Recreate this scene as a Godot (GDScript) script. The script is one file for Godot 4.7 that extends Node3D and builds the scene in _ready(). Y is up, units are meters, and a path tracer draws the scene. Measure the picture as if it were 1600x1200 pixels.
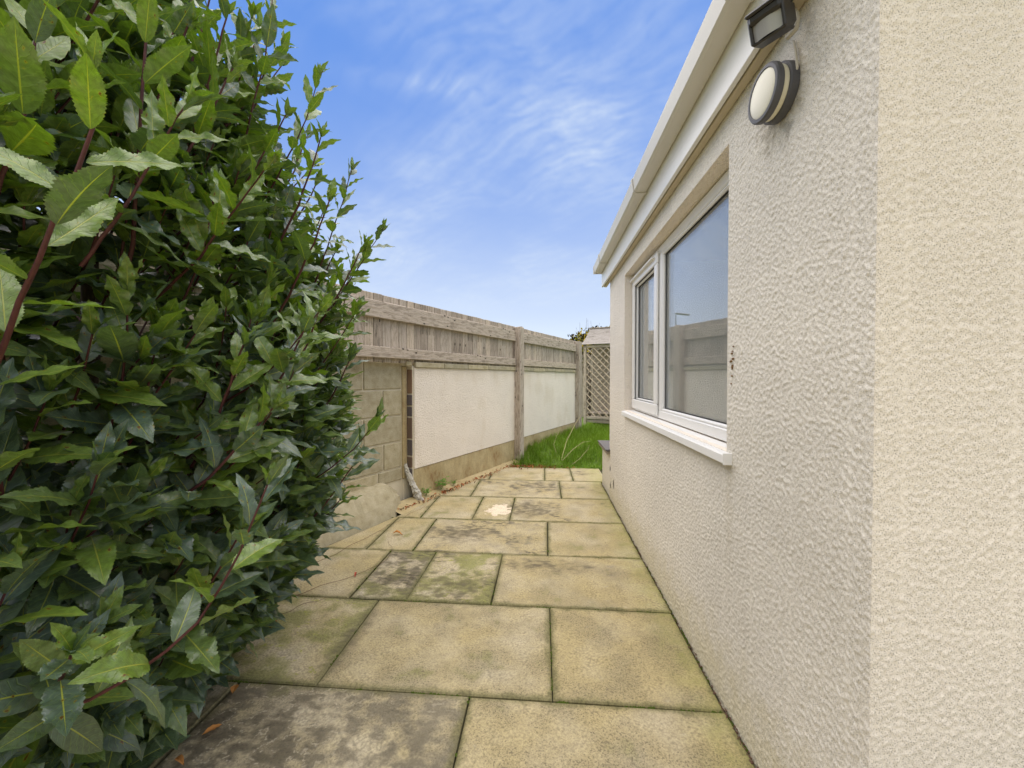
extends Node3D
# A paved side passage between a roughcast bungalow extension and a garden wall topped by a timber fence,
# with a large bay laurel on the left. The house side wall runs along -z; the boundary is turned 23.7 degrees from it.

const WALL := 0.655            # x of the house side wall
const NEAR := -0.85            # z of its near corner
const FAR := -4.05
const EAVE := 2.36
const TURN := 23.7             # degrees, boundary against the house
const FOOT := Vector3(-1.254, 0, -3.767)

var rng := RandomNumberGenerator.new()
var M := {}
var taken := {}

# ------------------------------------------------------------------ helpers
func noise(freq: float, sd: int, oct := 3, kind := FastNoiseLite.TYPE_SIMPLEX_SMOOTH) -> FastNoiseLite:
	var n := FastNoiseLite.new()
	n.noise_type = kind
	n.frequency = freq
	n.seed = sd
	n.fractal_type = FastNoiseLite.FRACTAL_FBM if oct > 1 else FastNoiseLite.FRACTAL_NONE
	n.fractal_octaves = oct
	return n

func lin(r: float, g: float, b: float, a := 1.0) -> Color:
	var c := Color(r, g, b).linear_to_srgb()
	c.a = a
	return c

func mat(called: String, c: Color, rough := 0.8, spec := 0.5) -> StandardMaterial3D:
	var m := StandardMaterial3D.new()
	m.resource_name = called
	m.albedo_color = c
	m.roughness = rough
	m.metallic_specular = spec
	M[called] = m
	return m

func numbered(s: String) -> String:
	if not taken.has(s):
		taken[s] = 0
		return s
	taken[s] += 1
	return "%s_%03d" % [s, taken[s]]

func thing(called: String, label: String, category: String, at := Vector3.ZERO, turn := 0.0, group := "") -> Node3D:
	var o := Node3D.new()
	o.name = numbered(called)
	add_child(o)
	o.position = at
	o.rotation.y = turn
	tag(o, label, category, group)
	return o

func tag(o: Node, label: String, category: String, group := "") -> void:
	o.set_meta("label", label)
	o.set_meta("category", category)
	if group:
		o.set_meta("group", group)

func put(called: String, mesh: Mesh, m: Material, parent: Node, at := Transform3D.IDENTITY) -> MeshInstance3D:
	var o := MeshInstance3D.new()
	o.name = numbered(called) if parent == self else called
	o.mesh = mesh
	o.material_override = m
	o.transform = at
	parent.add_child(o, true)
	return o

func begin() -> SurfaceTool:
	var st := SurfaceTool.new()
	st.begin(Mesh.PRIMITIVE_TRIANGLES)
	return st

func face(st: SurfaceTool, pts: Array, outward: Vector3, uvs: Array) -> void:
	var nn: Vector3 = (pts[2] - pts[0]).cross(pts[1] - pts[0])
	var flip := nn.dot(outward) < 0
	var n := nn.normalized() * (-1.0 if flip else 1.0)
	for k in range(1, pts.size() - 1):
		for j in ([0, k + 1, k] if flip else [0, k, k + 1]):
			st.set_normal(n)
			st.set_uv(uvs[j])
			st.add_vertex(pts[j])

# a chamfered box; uv runs in metres, v along its longest side
func box(st: SurfaceTool, c: Vector3, s: Vector3, bev := 0.003, xf := Transform3D.IDENTITY, uvo := Vector2.ZERO) -> void:
	var h := s * 0.5
	bev = minf(bev, minf(h.x, minf(h.y, h.z)) * 0.9)
	var la := 0
	for a in 3:
		if s[a] > s[la]:
			la = a
	var V := func(sg: Vector3, a: int) -> Vector3:   # the vertex of corner sg that belongs to the face across axis a
		var p := Vector3.ZERO
		for k in 3:
			p[k] = sg[k] * (h[k] if k == a else h[k] - bev)
		return p
	var emit := func(pts: Array) -> void:
		var mid := Vector3.ZERO
		var uvs := []
		var world := []
		for p in pts:
			mid += p
			uvs.append(Vector2(p[(la + 1) % 3] + p[(la + 2) % 3], p[la]) + uvo)
			world.append(xf * (c + p))
		mid /= pts.size()
		var d := Vector3(mid.x / h.x, mid.y / h.y, mid.z / h.z)
		var o := Vector3.ZERO
		for k in 3:
			o[k] = signf(d[k]) if absf(d[k]) > 0.5 else 0.0
		face(st, world, xf.basis * o, uvs)
	for a in 3:
		var b := (a + 1) % 3
		var e := (a + 2) % 3
		for s1 in [-1.0, 1.0]:
			var q := []
			for k in [[-1, -1], [1, -1], [1, 1], [-1, 1]]:
				var sg := Vector3.ZERO
				sg[a] = s1
				sg[b] = k[0]
				sg[e] = k[1]
				q.append(V.call(sg, a))
			emit.call(q)
			for s2 in [-1.0, 1.0]:   # the edge between face a and face b
				var g0 := Vector3.ZERO
				g0[a] = s1
				g0[b] = s2
				var g1 := g0
				g0[e] = -1
				g1[e] = 1
				emit.call([V.call(g0, a), V.call(g1, a), V.call(g1, b), V.call(g0, b)])
	for x in [-1.0, 1.0]:
		for y in [-1.0, 1.0]:
			for z in [-1.0, 1.0]:
				var sg := Vector3(x, y, z)
				emit.call([V.call(sg, 0), V.call(sg, 1), V.call(sg, 2)])

func box_mesh(s: Vector3, bev := 0.003, uvo := Vector2.ZERO, c := Vector3.ZERO) -> ArrayMesh:
	var st := begin()
	box(st, c, s, bev, Transform3D.IDENTITY, uvo)
	return st.commit()

func tube(st: SurfaceTool, pts: Array, radii: Array, sides := 7, capped := true) -> void:
	var rings := []
	var up := Vector3(0.31, 0.2, 0.93)
	for i in pts.size():
		var d: Vector3 = (pts[mini(i + 1, pts.size() - 1)] - pts[maxi(i - 1, 0)]).normalized()
		var a := d.cross(up).normalized()
		var b := a.cross(d)
		up = b
		up = Vector3(0.31, 0.2, 0.93) if up.length() < 0.1 else up
		var ring := []
		for k in sides:
			var t := TAU * k / sides
			ring.append([pts[i] + (a * cos(t) + b * sin(t)) * radii[i], a * cos(t) + b * sin(t)])
		rings.append(ring)
	var along := 0.0
	for i in pts.size() - 1:
		var nx: float = along + pts[i].distance_to(pts[i + 1])
		for k in sides:
			var k2 := (k + 1) % sides
			var q := [rings[i][k], rings[i][k2], rings[i + 1][k2], rings[i + 1][k]]
			var nn: Vector3 = (q[2][0] - q[0][0]).cross(q[1][0] - q[0][0])
			var order := [0, 1, 2, 0, 2, 3] if nn.dot(q[0][1]) > 0 else [0, 2, 1, 0, 3, 2]
			for j in order:
				st.set_normal(q[j][1])
				st.set_uv(Vector2((k + (1 if j == 1 or j == 2 else 0)) * radii[0] * 0.8, along if j < 2 else nx))
				st.add_vertex(q[j][0])
		along = nx
	if capped:
		for e in [0, pts.size() - 1]:
			var poly := []
			var uv := []
			for k in sides:
				poly.append(rings[e][k][0])
				uv.append(Vector2(rings[e][k][1].x, rings[e][k][1].y) * 0.01)
			face(st, poly, (pts[e] - pts[1 if e == 0 else e - 1]), uv)

# turned round the y axis of xf; prof holds Vector2(radius, height)
func lathe(st: SurfaceTool, prof: Array, xf: Transform3D, seg := 40) -> void:
	for i in prof.size() - 1:
		var e: Vector2 = prof[i + 1] - prof[i]
		var nr := Vector2(e.y, -e.x).normalized()
		for k in seg:
			var q := []
			for w in [[i, k], [i, k + 1], [i + 1, k + 1], [i + 1, k]]:
				var t: float = TAU * w[1] / seg
				q.append(xf * Vector3(prof[w[0]].x * cos(t), prof[w[0]].y, prof[w[0]].x * sin(t)))
			var t2 := TAU * (k + 0.5) / seg
			face(st, q, xf.basis * Vector3(nr.x * cos(t2), nr.y, nr.x * sin(t2)), [Vector2(0, 0), Vector2(1, 0), Vector2(1, 1), Vector2(0, 1)])

func arrays_mesh(v: PackedVector3Array, n: PackedVector3Array, idx: PackedInt32Array, col := PackedColorArray(), uv := PackedVector2Array()) -> ArrayMesh:
	var a := []
	a.resize(Mesh.ARRAY_MAX)
	a[Mesh.ARRAY_VERTEX] = v
	a[Mesh.ARRAY_NORMAL] = n
	a[Mesh.ARRAY_INDEX] = idx
	if col.size():
		a[Mesh.ARRAY_COLOR] = col
	if uv.size():
		a[Mesh.ARRAY_TEX_UV] = uv
	var m := ArrayMesh.new()
	m.add_surface_from_arrays(Mesh.PRIMITIVE_TRIANGLES, a)
	return m

func sstep(a: float, b: float, x: float) -> float:
	var t := clampf((x - a) / (b - a), 0.0, 1.0)
	return t * t * (3.0 - 2.0 * t)

func noise_bytes(w: int, h: int, freq: float, sd: int, oct := 4, kind := FastNoiseLite.TYPE_SIMPLEX_SMOOTH) -> PackedByteArray:
	var n := noise(freq, sd, oct, kind)
	if kind == FastNoiseLite.TYPE_CELLULAR:
		n.cellular_return_type = FastNoiseLite.RETURN_DISTANCE
	var im := n.get_seamless_image(w, h, false, false, 0.12, true)
	im.convert(Image.FORMAT_L8)
	return im.get_data()

func tex(w: int, h: int, bytes: PackedByteArray, fmt := Image.FORMAT_RGB8) -> ImageTexture:
	return ImageTexture.create_from_image(Image.create_from_data(w, h, false, fmt, bytes))

# ------------------------------------------------------------------ textures
# mottled mineral surface: mixes light, middle and dark by three noises
func mineral(w: int, sd: int, f: float, light: Vector3, mid: Vector3, dark: Vector3, dark_share := 0.35, speck := 0.25) -> ImageTexture:
	var a := noise_bytes(w, w, f, sd, 4)
	var b := noise_bytes(w, w, f * 5.0, sd + 1, 3)
	var c := noise_bytes(w, w, 0.25, sd + 2, 2)
	var out := PackedByteArray()
	out.resize(w * w * 3)
	for i in w * w:
		var x := a[i] / 255.0
		var y := b[i] / 255.0
		var z := c[i] / 255.0
		var col := light.lerp(mid, clampf(x * 1.6 - 0.3, 0, 1))
		col = col.lerp(dark, sstep(1.0 - dark_share, 1.25 - dark_share, x * 0.6 + y * 0.4))
		col *= 1.0 + speck * (z - 0.5) + 0.12 * (y - 0.5)
		out[i * 3] = clampi(int(col.x * 255), 0, 255)
		out[i * 3 + 1] = clampi(int(col.y * 255), 0, 255)
		out[i * 3 + 2] = clampi(int(col.z * 255), 0, 255)
	return tex(w, w, out)

# weathered timber, grain along v
func timber(w: int, h: int, sd: int, pale: Vector3, brown: Vector3, dark: Vector3) -> Array:
	var nf := noise(1.0, sd, 3)
	var ns := noise(1.0, sd + 5, 3)
	var out := PackedByteArray()
	out.resize(w * h * 3)
	var hgt := PackedByteArray()
	hgt.resize(w * h)
	var knots := []
	for k in 7:
		knots.append(Vector2(rng.randf() * w, rng.randf() * h))
	for y in h:
		for x in w:
			var px := float(x)
			var kn := 0.0
			for k in knots:
				var dx: float = px - k.x
				var dy: float = (y - k.y) * 0.45
				var r := sqrt(dx * dx + dy * dy)
				if r < 60:
					kn = maxf(kn, sstep(7.0, 3.0, r))
					px += dx * 6.0 * exp(-r / 14.0) * 0.25
			var warp := 6.0 * nf.get_noise_2d(px * 0.008, y * 0.004)
			var g := nf.get_noise_2d((px + warp) * 0.11, y * 0.0035) * 0.5 + 0.5
			var g2 := nf.get_noise_2d((px + warp) * 0.37 + 90.0, y * 0.012) * 0.5 + 0.5
			var s := ns.get_noise_2d(px * 0.018, y * 0.005) * 0.5 + 0.5
			var col := pale.lerp(brown, sstep(0.4, 0.72, g))
			col = col.lerp(dark, 0.6 * sstep(0.55, 0.8, s) * (0.4 + 0.6 * g2))
			col = col.lerp(dark * 0.6, 0.6 * sstep(0.66, 0.78, g2))
			col = col.lerp(dark * 0.45, kn)
			var i := y * w + x
			out[i * 3] = clampi(int(col.x * 255), 0, 255)
			out[i * 3 + 1] = clampi(int(col.y * 255), 0, 255)
			out[i * 3 + 2] = clampi(int(col.z * 255), 0, 255)
			hgt[i] = clampi(int(255 * (0.6 * (1.0 - g2) + 0.4 * g)), 0, 255)
	return [tex(w, h, out), tex(w, h, hgt, Image.FORMAT_L8)]

# the four leaf faces side by side; u across one leaf, v from stalk to tip
# specks of dirt and painted-in dark pits, irregular in size and density
func grit_texture() -> ImageTexture:
	var w := 512
	var a := noise_bytes(w, w, 0.10, 141, 2)
	var b := noise_bytes(w, w, 0.012, 142, 3)
	var c := noise_bytes(w, w, 0.24, 143, 2)
	var out := PackedByteArray()
	out.resize(w * w * 3)
	for i in w * w:
		var x := a[i] / 255.0
		var y := b[i] / 255.0
		var z := c[i] / 255.0
		var k := 0.985 - 0.30 * sstep(0.66 - 0.10 * y, 0.80, x) - 0.14 * sstep(0.66, 0.85, z)
		out[i * 3] = int(255 * k)
		out[i * 3 + 1] = int(255 * k * (1.0 - 0.02 * (1.0 - k)))
		out[i * 3 + 2] = int(255 * k * (1.0 - 0.10 * (1.0 - k)))
	return tex(w, w, out)

func leaf_atlas() -> Array:
	var cw := 192
	var h := 512
	var out := PackedByteArray()
	out.resize(cw * 4 * h * 3)
	var hg := PackedByteArray()
	hg.resize(cw * 4 * h)
	var nb := noise(0.02, 71, 3)
	var nd := noise(0.012, 72, 2)
	var base := [Vector3(0.355, 0.43, 0.325), Vector3(0.42, 0.505, 0.285), Vector3(0.445, 0.54, 0.23), Vector3(0.35, 0.425, 0.365)]
	for c in 4:
		for y in h:
			var v := float(y) / h
			for x in cw:
				var s := (x + 0.5) / cw * 2.0 - 1.0
				var a := absf(s)
				var m := nb.get_noise_2d(x + c * 400, y) * 0.5 + 0.5
				var ph := v * 10.0 - a * 1.9 + 0.3 * nd.get_noise_2d(x + c * 311, y) + (0.35 if s > 0 else 0.0)
				var fr := absf(ph - roundf(ph))
				var vein := sstep(0.09, 0.02, fr) * sstep(0.97, 0.8, a)
				var fine := sstep(0.18, 0.05, absf(ph * 3.0 - roundf(ph * 3.0)))
				var rib := sstep(0.075 - 0.045 * v, 0.03 - 0.018 * v, a)
				var col: Vector3 = base[c] * (0.82 + 0.36 * m)
				col = col.lerp(base[2] * 1.12, vein * (0.36 if c != 2 else 0.42) + fine * 0.06)
				col = col.lerp(Vector3(0.70, 0.72, 0.30), rib * 0.9)
				col = col.lerp(Vector3(0.66, 0.70, 0.27), sstep(0.915, 0.965, a) * 0.85)
				var bad := nd.get_noise_2d(x * 1.3 + c * 900, y * 0.9 + 50)
				if c != 0:
					col = col.lerp(Vector3(0.63, 0.60, 0.16), sstep(0.5, 0.66, bad) * 0.7)
					col = col.lerp(Vector3(0.36, 0.19, 0.10), sstep(0.64, 0.72, bad) * 0.8)
				var i := y * cw * 4 + c * cw + x
				out[i * 3] = clampi(int(col.x * 255), 0, 255)
				out[i * 3 + 1] = clampi(int(col.y * 255), 0, 255)
				out[i * 3 + 2] = clampi(int(col.z * 255), 0, 255)
				hg[i] = clampi(int(255 * (0.55 - 0.35 * vein - 0.45 * rib + 0.25 * m - 0.1 * fine)), 0, 255)
	return [tex(cw * 4, h, out), tex(cw * 4, h, hg, Image.FORMAT_L8)]

# slabs: z of the cross joints, and x of the joints of each row (nearest first)
const ROWS := [-0.25, -0.86, -1.462, -2.065, -2.668, -3.303, -3.945, -4.618, -5.285]
const COLS := [
	[-2.10, -1.48, -0.58, 0.02, 0.648], [-2.10, -1.19, -0.277, 0.648], [-2.39, -1.785, -0.880, 0.031, 0.648], [-1.95, -1.05, -0.734, -0.276, 0.648],
	[-2.15, -1.235, -0.902, 0.030, 0.646], [-1.68, -1.05, -0.602, -0.287, 0.644], [-1.35, -0.735, 0.174, 0.650], [-1.2, -0.644, 0.010, 0.337, 0.72]]
# stain, moss, warmth, grey, speckle of each slab in the rows above
const LOOK := [
	[[.2, .2, .5, .3, .5], [.2, .2, .5, .3, .5], [.2, .2, .5, .3, .5], [.2, .2, .5, .3, .5]],
	[[.5, .3, .2, .6, .5], [.55, .12, .35, .75, .6], [.1, .18, .75, .15, .95]],
	[[.2, .8, .3, .4, .4], [.18, .85, .35, .35, .5], [.1, .3, .7, .15, .85], [.06, .12, .95, .05, .7]],
	[[.12, .3, .65, .1, .2], [.8, .75, .2, .8, .1], [.72, .9, .35, .65, .15], [.42, .14, .7, .2, .3]],
	[[.05, .35, .7, .05, .1], [.12, .5, .6, .1, .1], [.62, .05, .55, .5, .1], [.12, .28, .75, .15, .2]],
	[[.1, .3, .6, .2, .1], [.2, .4, .55, .2, .2], [.3, .25, .6, .25, .1], [.5, .12, .55, .4, .1]],
	[[.2, .3, .5, .2, .1], [.6, .05, .5, .55, .1], [.42, .3, .5, .4, .1]],
	[[.2, .3, .5, .2, .1], [.3, .3, .55, .3, .1], [.35, .4, .5, .3, .1], [.5, .15, .5, .45, .1]]]

# stains: x, z, half width, half depth, strength
const BLOTS := [[-0.64, -3.02, 0.34, 0.20, 1.0], [-0.12, -3.62, 0.30, 0.26, 1.0], [-0.05, -4.38, 0.42, 0.20, 0.85], [-0.55, -4.45, 0.2, 0.12, 0.5], [0.02, -2.52, 0.42, 0.13, 0.8], [0.42, -2.45, 0.25, 0.1, 0.5],
	[-1.0, -1.25, 0.42, 0.30, 0.85], [-0.45, -1.22, 0.2, 0.2, 0.5], [-0.88, -1.75, 0.07, 0.4, 0.8], [-0.86, -2.35, 0.28, 0.4, 0.8], [-0.50, -2.22, 0.28, 0.25, 0.8], [-0.7, -2.12, 0.6, 0.05, 0.7], [0.45, -5.0, 0.2, 0.2, 0.7], [0.4, -4.3, 0.15, 0.12, 0.6], [-0.5, -1.95, 0.3, 0.06, 0.5], [0.5, -2.6, 0.12, 0.06, 0.4]]

func slab_texture() -> Array:
	var w := 1024
	var h := 2048
	var A := noise_bytes(w, h, 0.006, 11, 5)
	var B := noise_bytes(w, h, 0.022, 12, 5)
	var C := noise_bytes(w, h, 0.16, 13, 3)
	var D := noise_bytes(w, h, 0.30, 14, 2)
	var F := noise_bytes(w, h, 0.009, 16, 4)
	# riven streaks: noise stretched across the slab
	var sim := noise(0.03, 15, 4).get_seamless_image(w, 1024, false, false, 0.1, true)
	sim.convert(Image.FORMAT_L8)
	sim.resize(w, 512, Image.INTERPOLATE_CUBIC)
	var S := PackedByteArray()
	for k in 4:
		S.append_array(sim.get_data())
	var out := PackedByteArray()
	out.resize(w * h * 3)
	var hg := PackedByteArray()
	hg.resize(w * h)
	var tan0 := Vector3(0.725, 0.662, 0.49)
	var pale := Vector3(0.78, 0.735, 0.635)
	var grey := Vector3(0.49, 0.46, 0.39)
	var dark := Vector3(0.345, 0.315, 0.25)
	var green := Vector3(0.555, 0.565, 0.285)
	var lime := Vector3(0.63, 0.66, 0.24)
	for y in h:
		var z := -5.4 + 5.0 * (y + 0.5) / h
		var row := 0
		while row < ROWS.size() - 2 and z < ROWS[row + 1]:
			row += 1
		var cols: Array = COLS[row]
		var ez := minf(absf(z - ROWS[row]), absf(z - ROWS[row + 1]))
		var last := -1
		var lk: Array = LOOK[row][0]
		for x in w:
			var px := -1.8 + 2.5 * (x + 0.5) / w
			var ci := 0
			while ci < cols.size() - 2 and px > cols[ci + 1]:
				ci += 1
			if ci != last:
				lk = LOOK[row][ci]
				last = ci
			var i := y * w + x
			# each slab takes its noise from another place
			var j := (i + (ci * 397 + row * 211) + (ci * 613 + row * 157) * w) % (w * h)
			var a := A[j] / 255.0
			var b := B[j] / 255.0
			var c := C[i] / 255.0
			var d := D[i] / 255.0
			var s := S[j] / 255.0
			var g := F[j] / 255.0
			var e := minf(ez, minf(absf(px - cols[ci]), absf(px - cols[ci + 1])))
			var col := pale.lerp(tan0, clampf(lk[2] * 0.75 + (a - 0.5) * 1.1 + 0.25, 0, 1))
			col = col.lerp(grey, sstep(0.95 - lk[3] * 0.75, 1.3 - lk[3] * 0.75, b * 0.55 + a * 0.35 + s * 0.25) * 0.85)
			col = col.lerp(green, sstep(0.8 - lk[1] * 0.5, 1.2 - lk[1] * 0.5, g * 0.75 + b * 0.35) * 0.75)
			col = col.lerp(dark, sstep(1.04 - lk[0] * 0.5, 1.2 - lk[0] * 0.5, a * 0.5 + s * 0.5 + b * 0.16) * 0.85)
			col = col.lerp(lime, sstep(0.83, 0.96, s * 0.62 + c * 0.2 + lk[1] * 0.36) * 0.8 * sstep(0.4, 0.7, lk[1]))
			col = col.lerp(pale * 1.04, sstep(0.72, 0.82, s * 0.5 + b * 0.5 + (0.06 if lk[0] > 0.4 else 0.0)) * 0.5)
			col = col.lerp(grey, sstep(0.42, 0.75, g * 0.6 + c * 0.2 + b * 0.25) * 0.24)
			# lichen and soot dots
			var dens: float = lk[4] * (0.25 + 0.75 * sstep(0.35, 0.65, a * 0.5 + g * 0.5))
			col = col.lerp(dark * 1.1, sstep(0.76 - 0.17 * dens, 0.83 - 0.16 * dens, d) * 0.6 * sstep(0.1, 0.4, dens))
			col = col.lerp(dark * 0.95, sstep(0.79 - 0.14 * dens, 0.86 - 0.13 * dens, c) * 0.5 * sstep(0.2, 0.5, dens))
			# old soot and leaf stains
			var blot := 0.0
			for q in BLOTS:
				var ux: float = (px - q[0]) / q[2]
				var uz: float = (z - q[1]) / q[3]
				var rr := ux * ux + uz * uz
				if rr < 4.0:
					blot = maxf(blot, q[4] * exp(-rr * 0.9))
			if blot > 0.02:
				col = col.lerp(dark, sstep(0.18, 0.95, blot * 0.72 + (s - 0.5) * 0.75 * blot + (b - 0.5) * 0.9 * blot + (c - 0.5) * 0.25 * blot) * 0.74)
			# damp dirt and algae creep in from the joints
			var ed := sstep(0.035, 0.0, e + 0.03 * (b - 0.5))
			col = col.lerp(dark.lerp(green, 0.45) * 0.92, ed * 0.6)
			if px > 0.42:
				col = col.lerp(green * 1.08, sstep(0.42, 0.66, px) * 0.45 * b * 1.3)
			# a scoured white patch on one small slab
			if row == 5 and ci == 2:
				var r := Vector2((px + 0.40) / 0.115, (z + 3.56) / 0.15).length() + (b - 0.5) * 1.1 + (s - 0.5) * 0.5
				col = col.lerp(Vector3(0.93, 0.86, 0.76), sstep(1.0, 0.85, r))
			# pale mineral veins on the nearest left slab
			if row == 1 and ci == 1:
				var vn := absf(b - 0.5) + absf(s - 0.5) * 0.5
				col = col.lerp(pale * 0.98, sstep(0.07, 0.02, vn) * sstep(0.45, -0.1, px + 0.75) * 0.75)
			col *= 0.95 + 0.42 * (c - 0.5) + 0.20 * (b - 0.5) + 0.20 * (d - 0.5)
			col = col.lerp(dark, sstep(0.60, 0.72, c * 0.62 + b * 0.42) * 0.35)
			out[i * 3] = clampi(int(col.x * 255), 0, 255)
			out[i * 3 + 1] = clampi(int(col.y * 255), 0, 255)
			out[i * 3 + 2] = clampi(int(col.z * 255), 0, 255)
			hg[i] = clampi(int(255 * (0.40 * s + 0.30 * b + 0.3 * c)), 0, 255)
	return [tex(w, h, out), tex(w, h, hg, Image.FORMAT_L8)]

func sky_image() -> ImageTexture:
	var w := 2048
	var h := 1024
	var im := Image.create(w, h, false, Image.FORMAT_RGBF)
	var n1 := noise(1.0, 301, 5)
	var n2 := noise(1.0, 302, 5)
	var n3 := noise(1.0, 303, 5)
	for y in h:
		var el := PI * (0.5 - (y + 0.5) / h)
		var sy := sin(el)
		for x in w:
			var az := wrapf(TAU * (x + 0.5) / w, -PI, PI)   # 0 straight ahead, to the right positive
			var d := Vector3(sin(az) * cos(el), sy, -cos(az) * cos(el))
			var t := clampf(sy, 0, 1)
			var k := pow(1.0 - t, 2.6)
			var c := SKY_TOP.lerp(SKY_LOW, k)
			if sy > 0.0:
				var p := Vector2(d.x, d.z) / (maxf(sy, 0.02) + 0.12)
				# high ice cloud, combed along one direction
				var q := p.rotated(-0.5)
				var wq := n2.get_noise_2d(q.x * 0.9, q.y * 0.9)
				var big := n1.get_noise_2d(p.x * 0.75 + 3.1, p.y * 0.75 + 1.7) * 0.5 + 0.5
				var streak := n3.get_noise_2d(q.x * 1.6 + wq * 0.9, q.y * 5.5 + wq * 1.3) * 0.5 + 0.5
				var fibre := n3.get_noise_2d(q.x * 5.0 + wq * 1.6 + 20, q.y * 22.0 + wq * 3.0) * 0.5 + 0.5
				var m := sstep(0.36, 0.72, big) * (0.35 + 0.65 * streak)
				# the wisps that hang over the passage
				var azd := rad_to_deg(az)
				var eld := rad_to_deg(el)
				var patch := exp(-pow((azd - 4.5 - (29.0 - eld) * 0.45) / 8.5, 2.0) - pow((eld - 28.5) / 6.5, 2.0))
				var thread := exp(-pow((azd + 16.0) / 9.0, 2.0) - pow((eld - 35.8 - 0.03 * azd) / 1.1, 2.0))
				m = m * 0.5 + patch * (0.15 + 0.8 * streak) * 0.95 + thread * (0.10 + 0.28 * fibre)
				var haze2 := exp(-pow((azd + 19.0) / 10.0, 2.0) - pow((eld - 16.0) / 7.0, 2.0))
				m += haze2 * (0.1 + 0.5 * streak) * 0.6
				m = clampf(m * (0.35 + 0.9 * fibre + 0.24 * (n1.get_noise_2d(p.x * 13.0, p.y * 13.0))), 0, 1)
				c = c.lerp(SKY_WISP, m * 0.8 * sstep(0.0, 0.25, sy))
				# bright cloud heaps out of view, placed to light the walls and bush
				var clear := sstep(0.95, 1.5, absf(az + 0.1)) * 0.85
				if clear > 0.0 and sy > 0.0:
					var cu := n1.get_noise_2d(p.x * 1.1 + 11.0, p.y * 1.1 - 7.0) * 0.5 + 0.5
					var body := sstep(0.44, 0.58, cu + 0.04 * (fibre - 0.5)) * clear * sstep(0.0, 0.12, sy)
					var thick := sstep(0.55, 0.85, cu)
					c = c.lerp(SKY_UNSEEN_HEAP.lerp(SKY_UNSEEN_HEAP * 0.68, thick), body * 0.92)
			else:
				c = SKY_LOW * 0.35
			im.set_pixel(x, y, Color(c.x, c.y, c.z))
	return ImageTexture.create_from_image(im)

# ------------------------------------------------------------------ the light
const SKY_TOP := Vector3(0.0205, 0.072, 0.222)
const SKY_LOW := Vector3(0.268, 0.295, 0.312)
const SKY_WISP := Vector3(0.222, 0.249, 0.276)
const SKY_UNSEEN_HEAP := Vector3(0.47, 0.455, 0.43)
const EXPOSURE := 3.6
const SUN_TO := Vector3(-0.06, 0.96, -0.20)

func camera_and_light() -> void:
	var cam := Camera3D.new()
	cam.name = "camera"
	cam.fov = 87.66
	cam.near = 0.02
	cam.far = 600.0
	add_child(cam)
	cam.position = Vector3(0, 1.19, 0)
	cam.rotation_degrees = Vector3(-0.92, 4.57, 0)
	cam.current = true
	var we := WorldEnvironment.new()
	we.name = "world_environment"
	var e := Environment.new()
	e.background_mode = Environment.BG_SKY
	var sky := Sky.new()
	var sm := PanoramaSkyMaterial.new()
	sm.panorama = sky_image()
	sky.sky_material = sm
	e.sky = sky
	e.tonemap_mode = Environment.TONE_MAPPER_LINEAR
	e.tonemap_exposure = EXPOSURE
	e.sdfgi_enabled = true
	e.ssao_enabled = true
	e.ssil_enabled = true
	we.environment = e
	add_child(we)
	var sun := DirectionalLight3D.new()
	sun.name = "sun"
	sun.light_color = Color(1.0, 0.955, 0.88)
	sun.light_energy = 0.5
	sun.light_angular_distance = 104.0   # a bright veiled sky: no edge to any shadow
	sun.shadow_enabled = true
	add_child(sun)
	sun.look_at_from_position(SUN_TO * 20.0, Vector3.ZERO)

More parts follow.
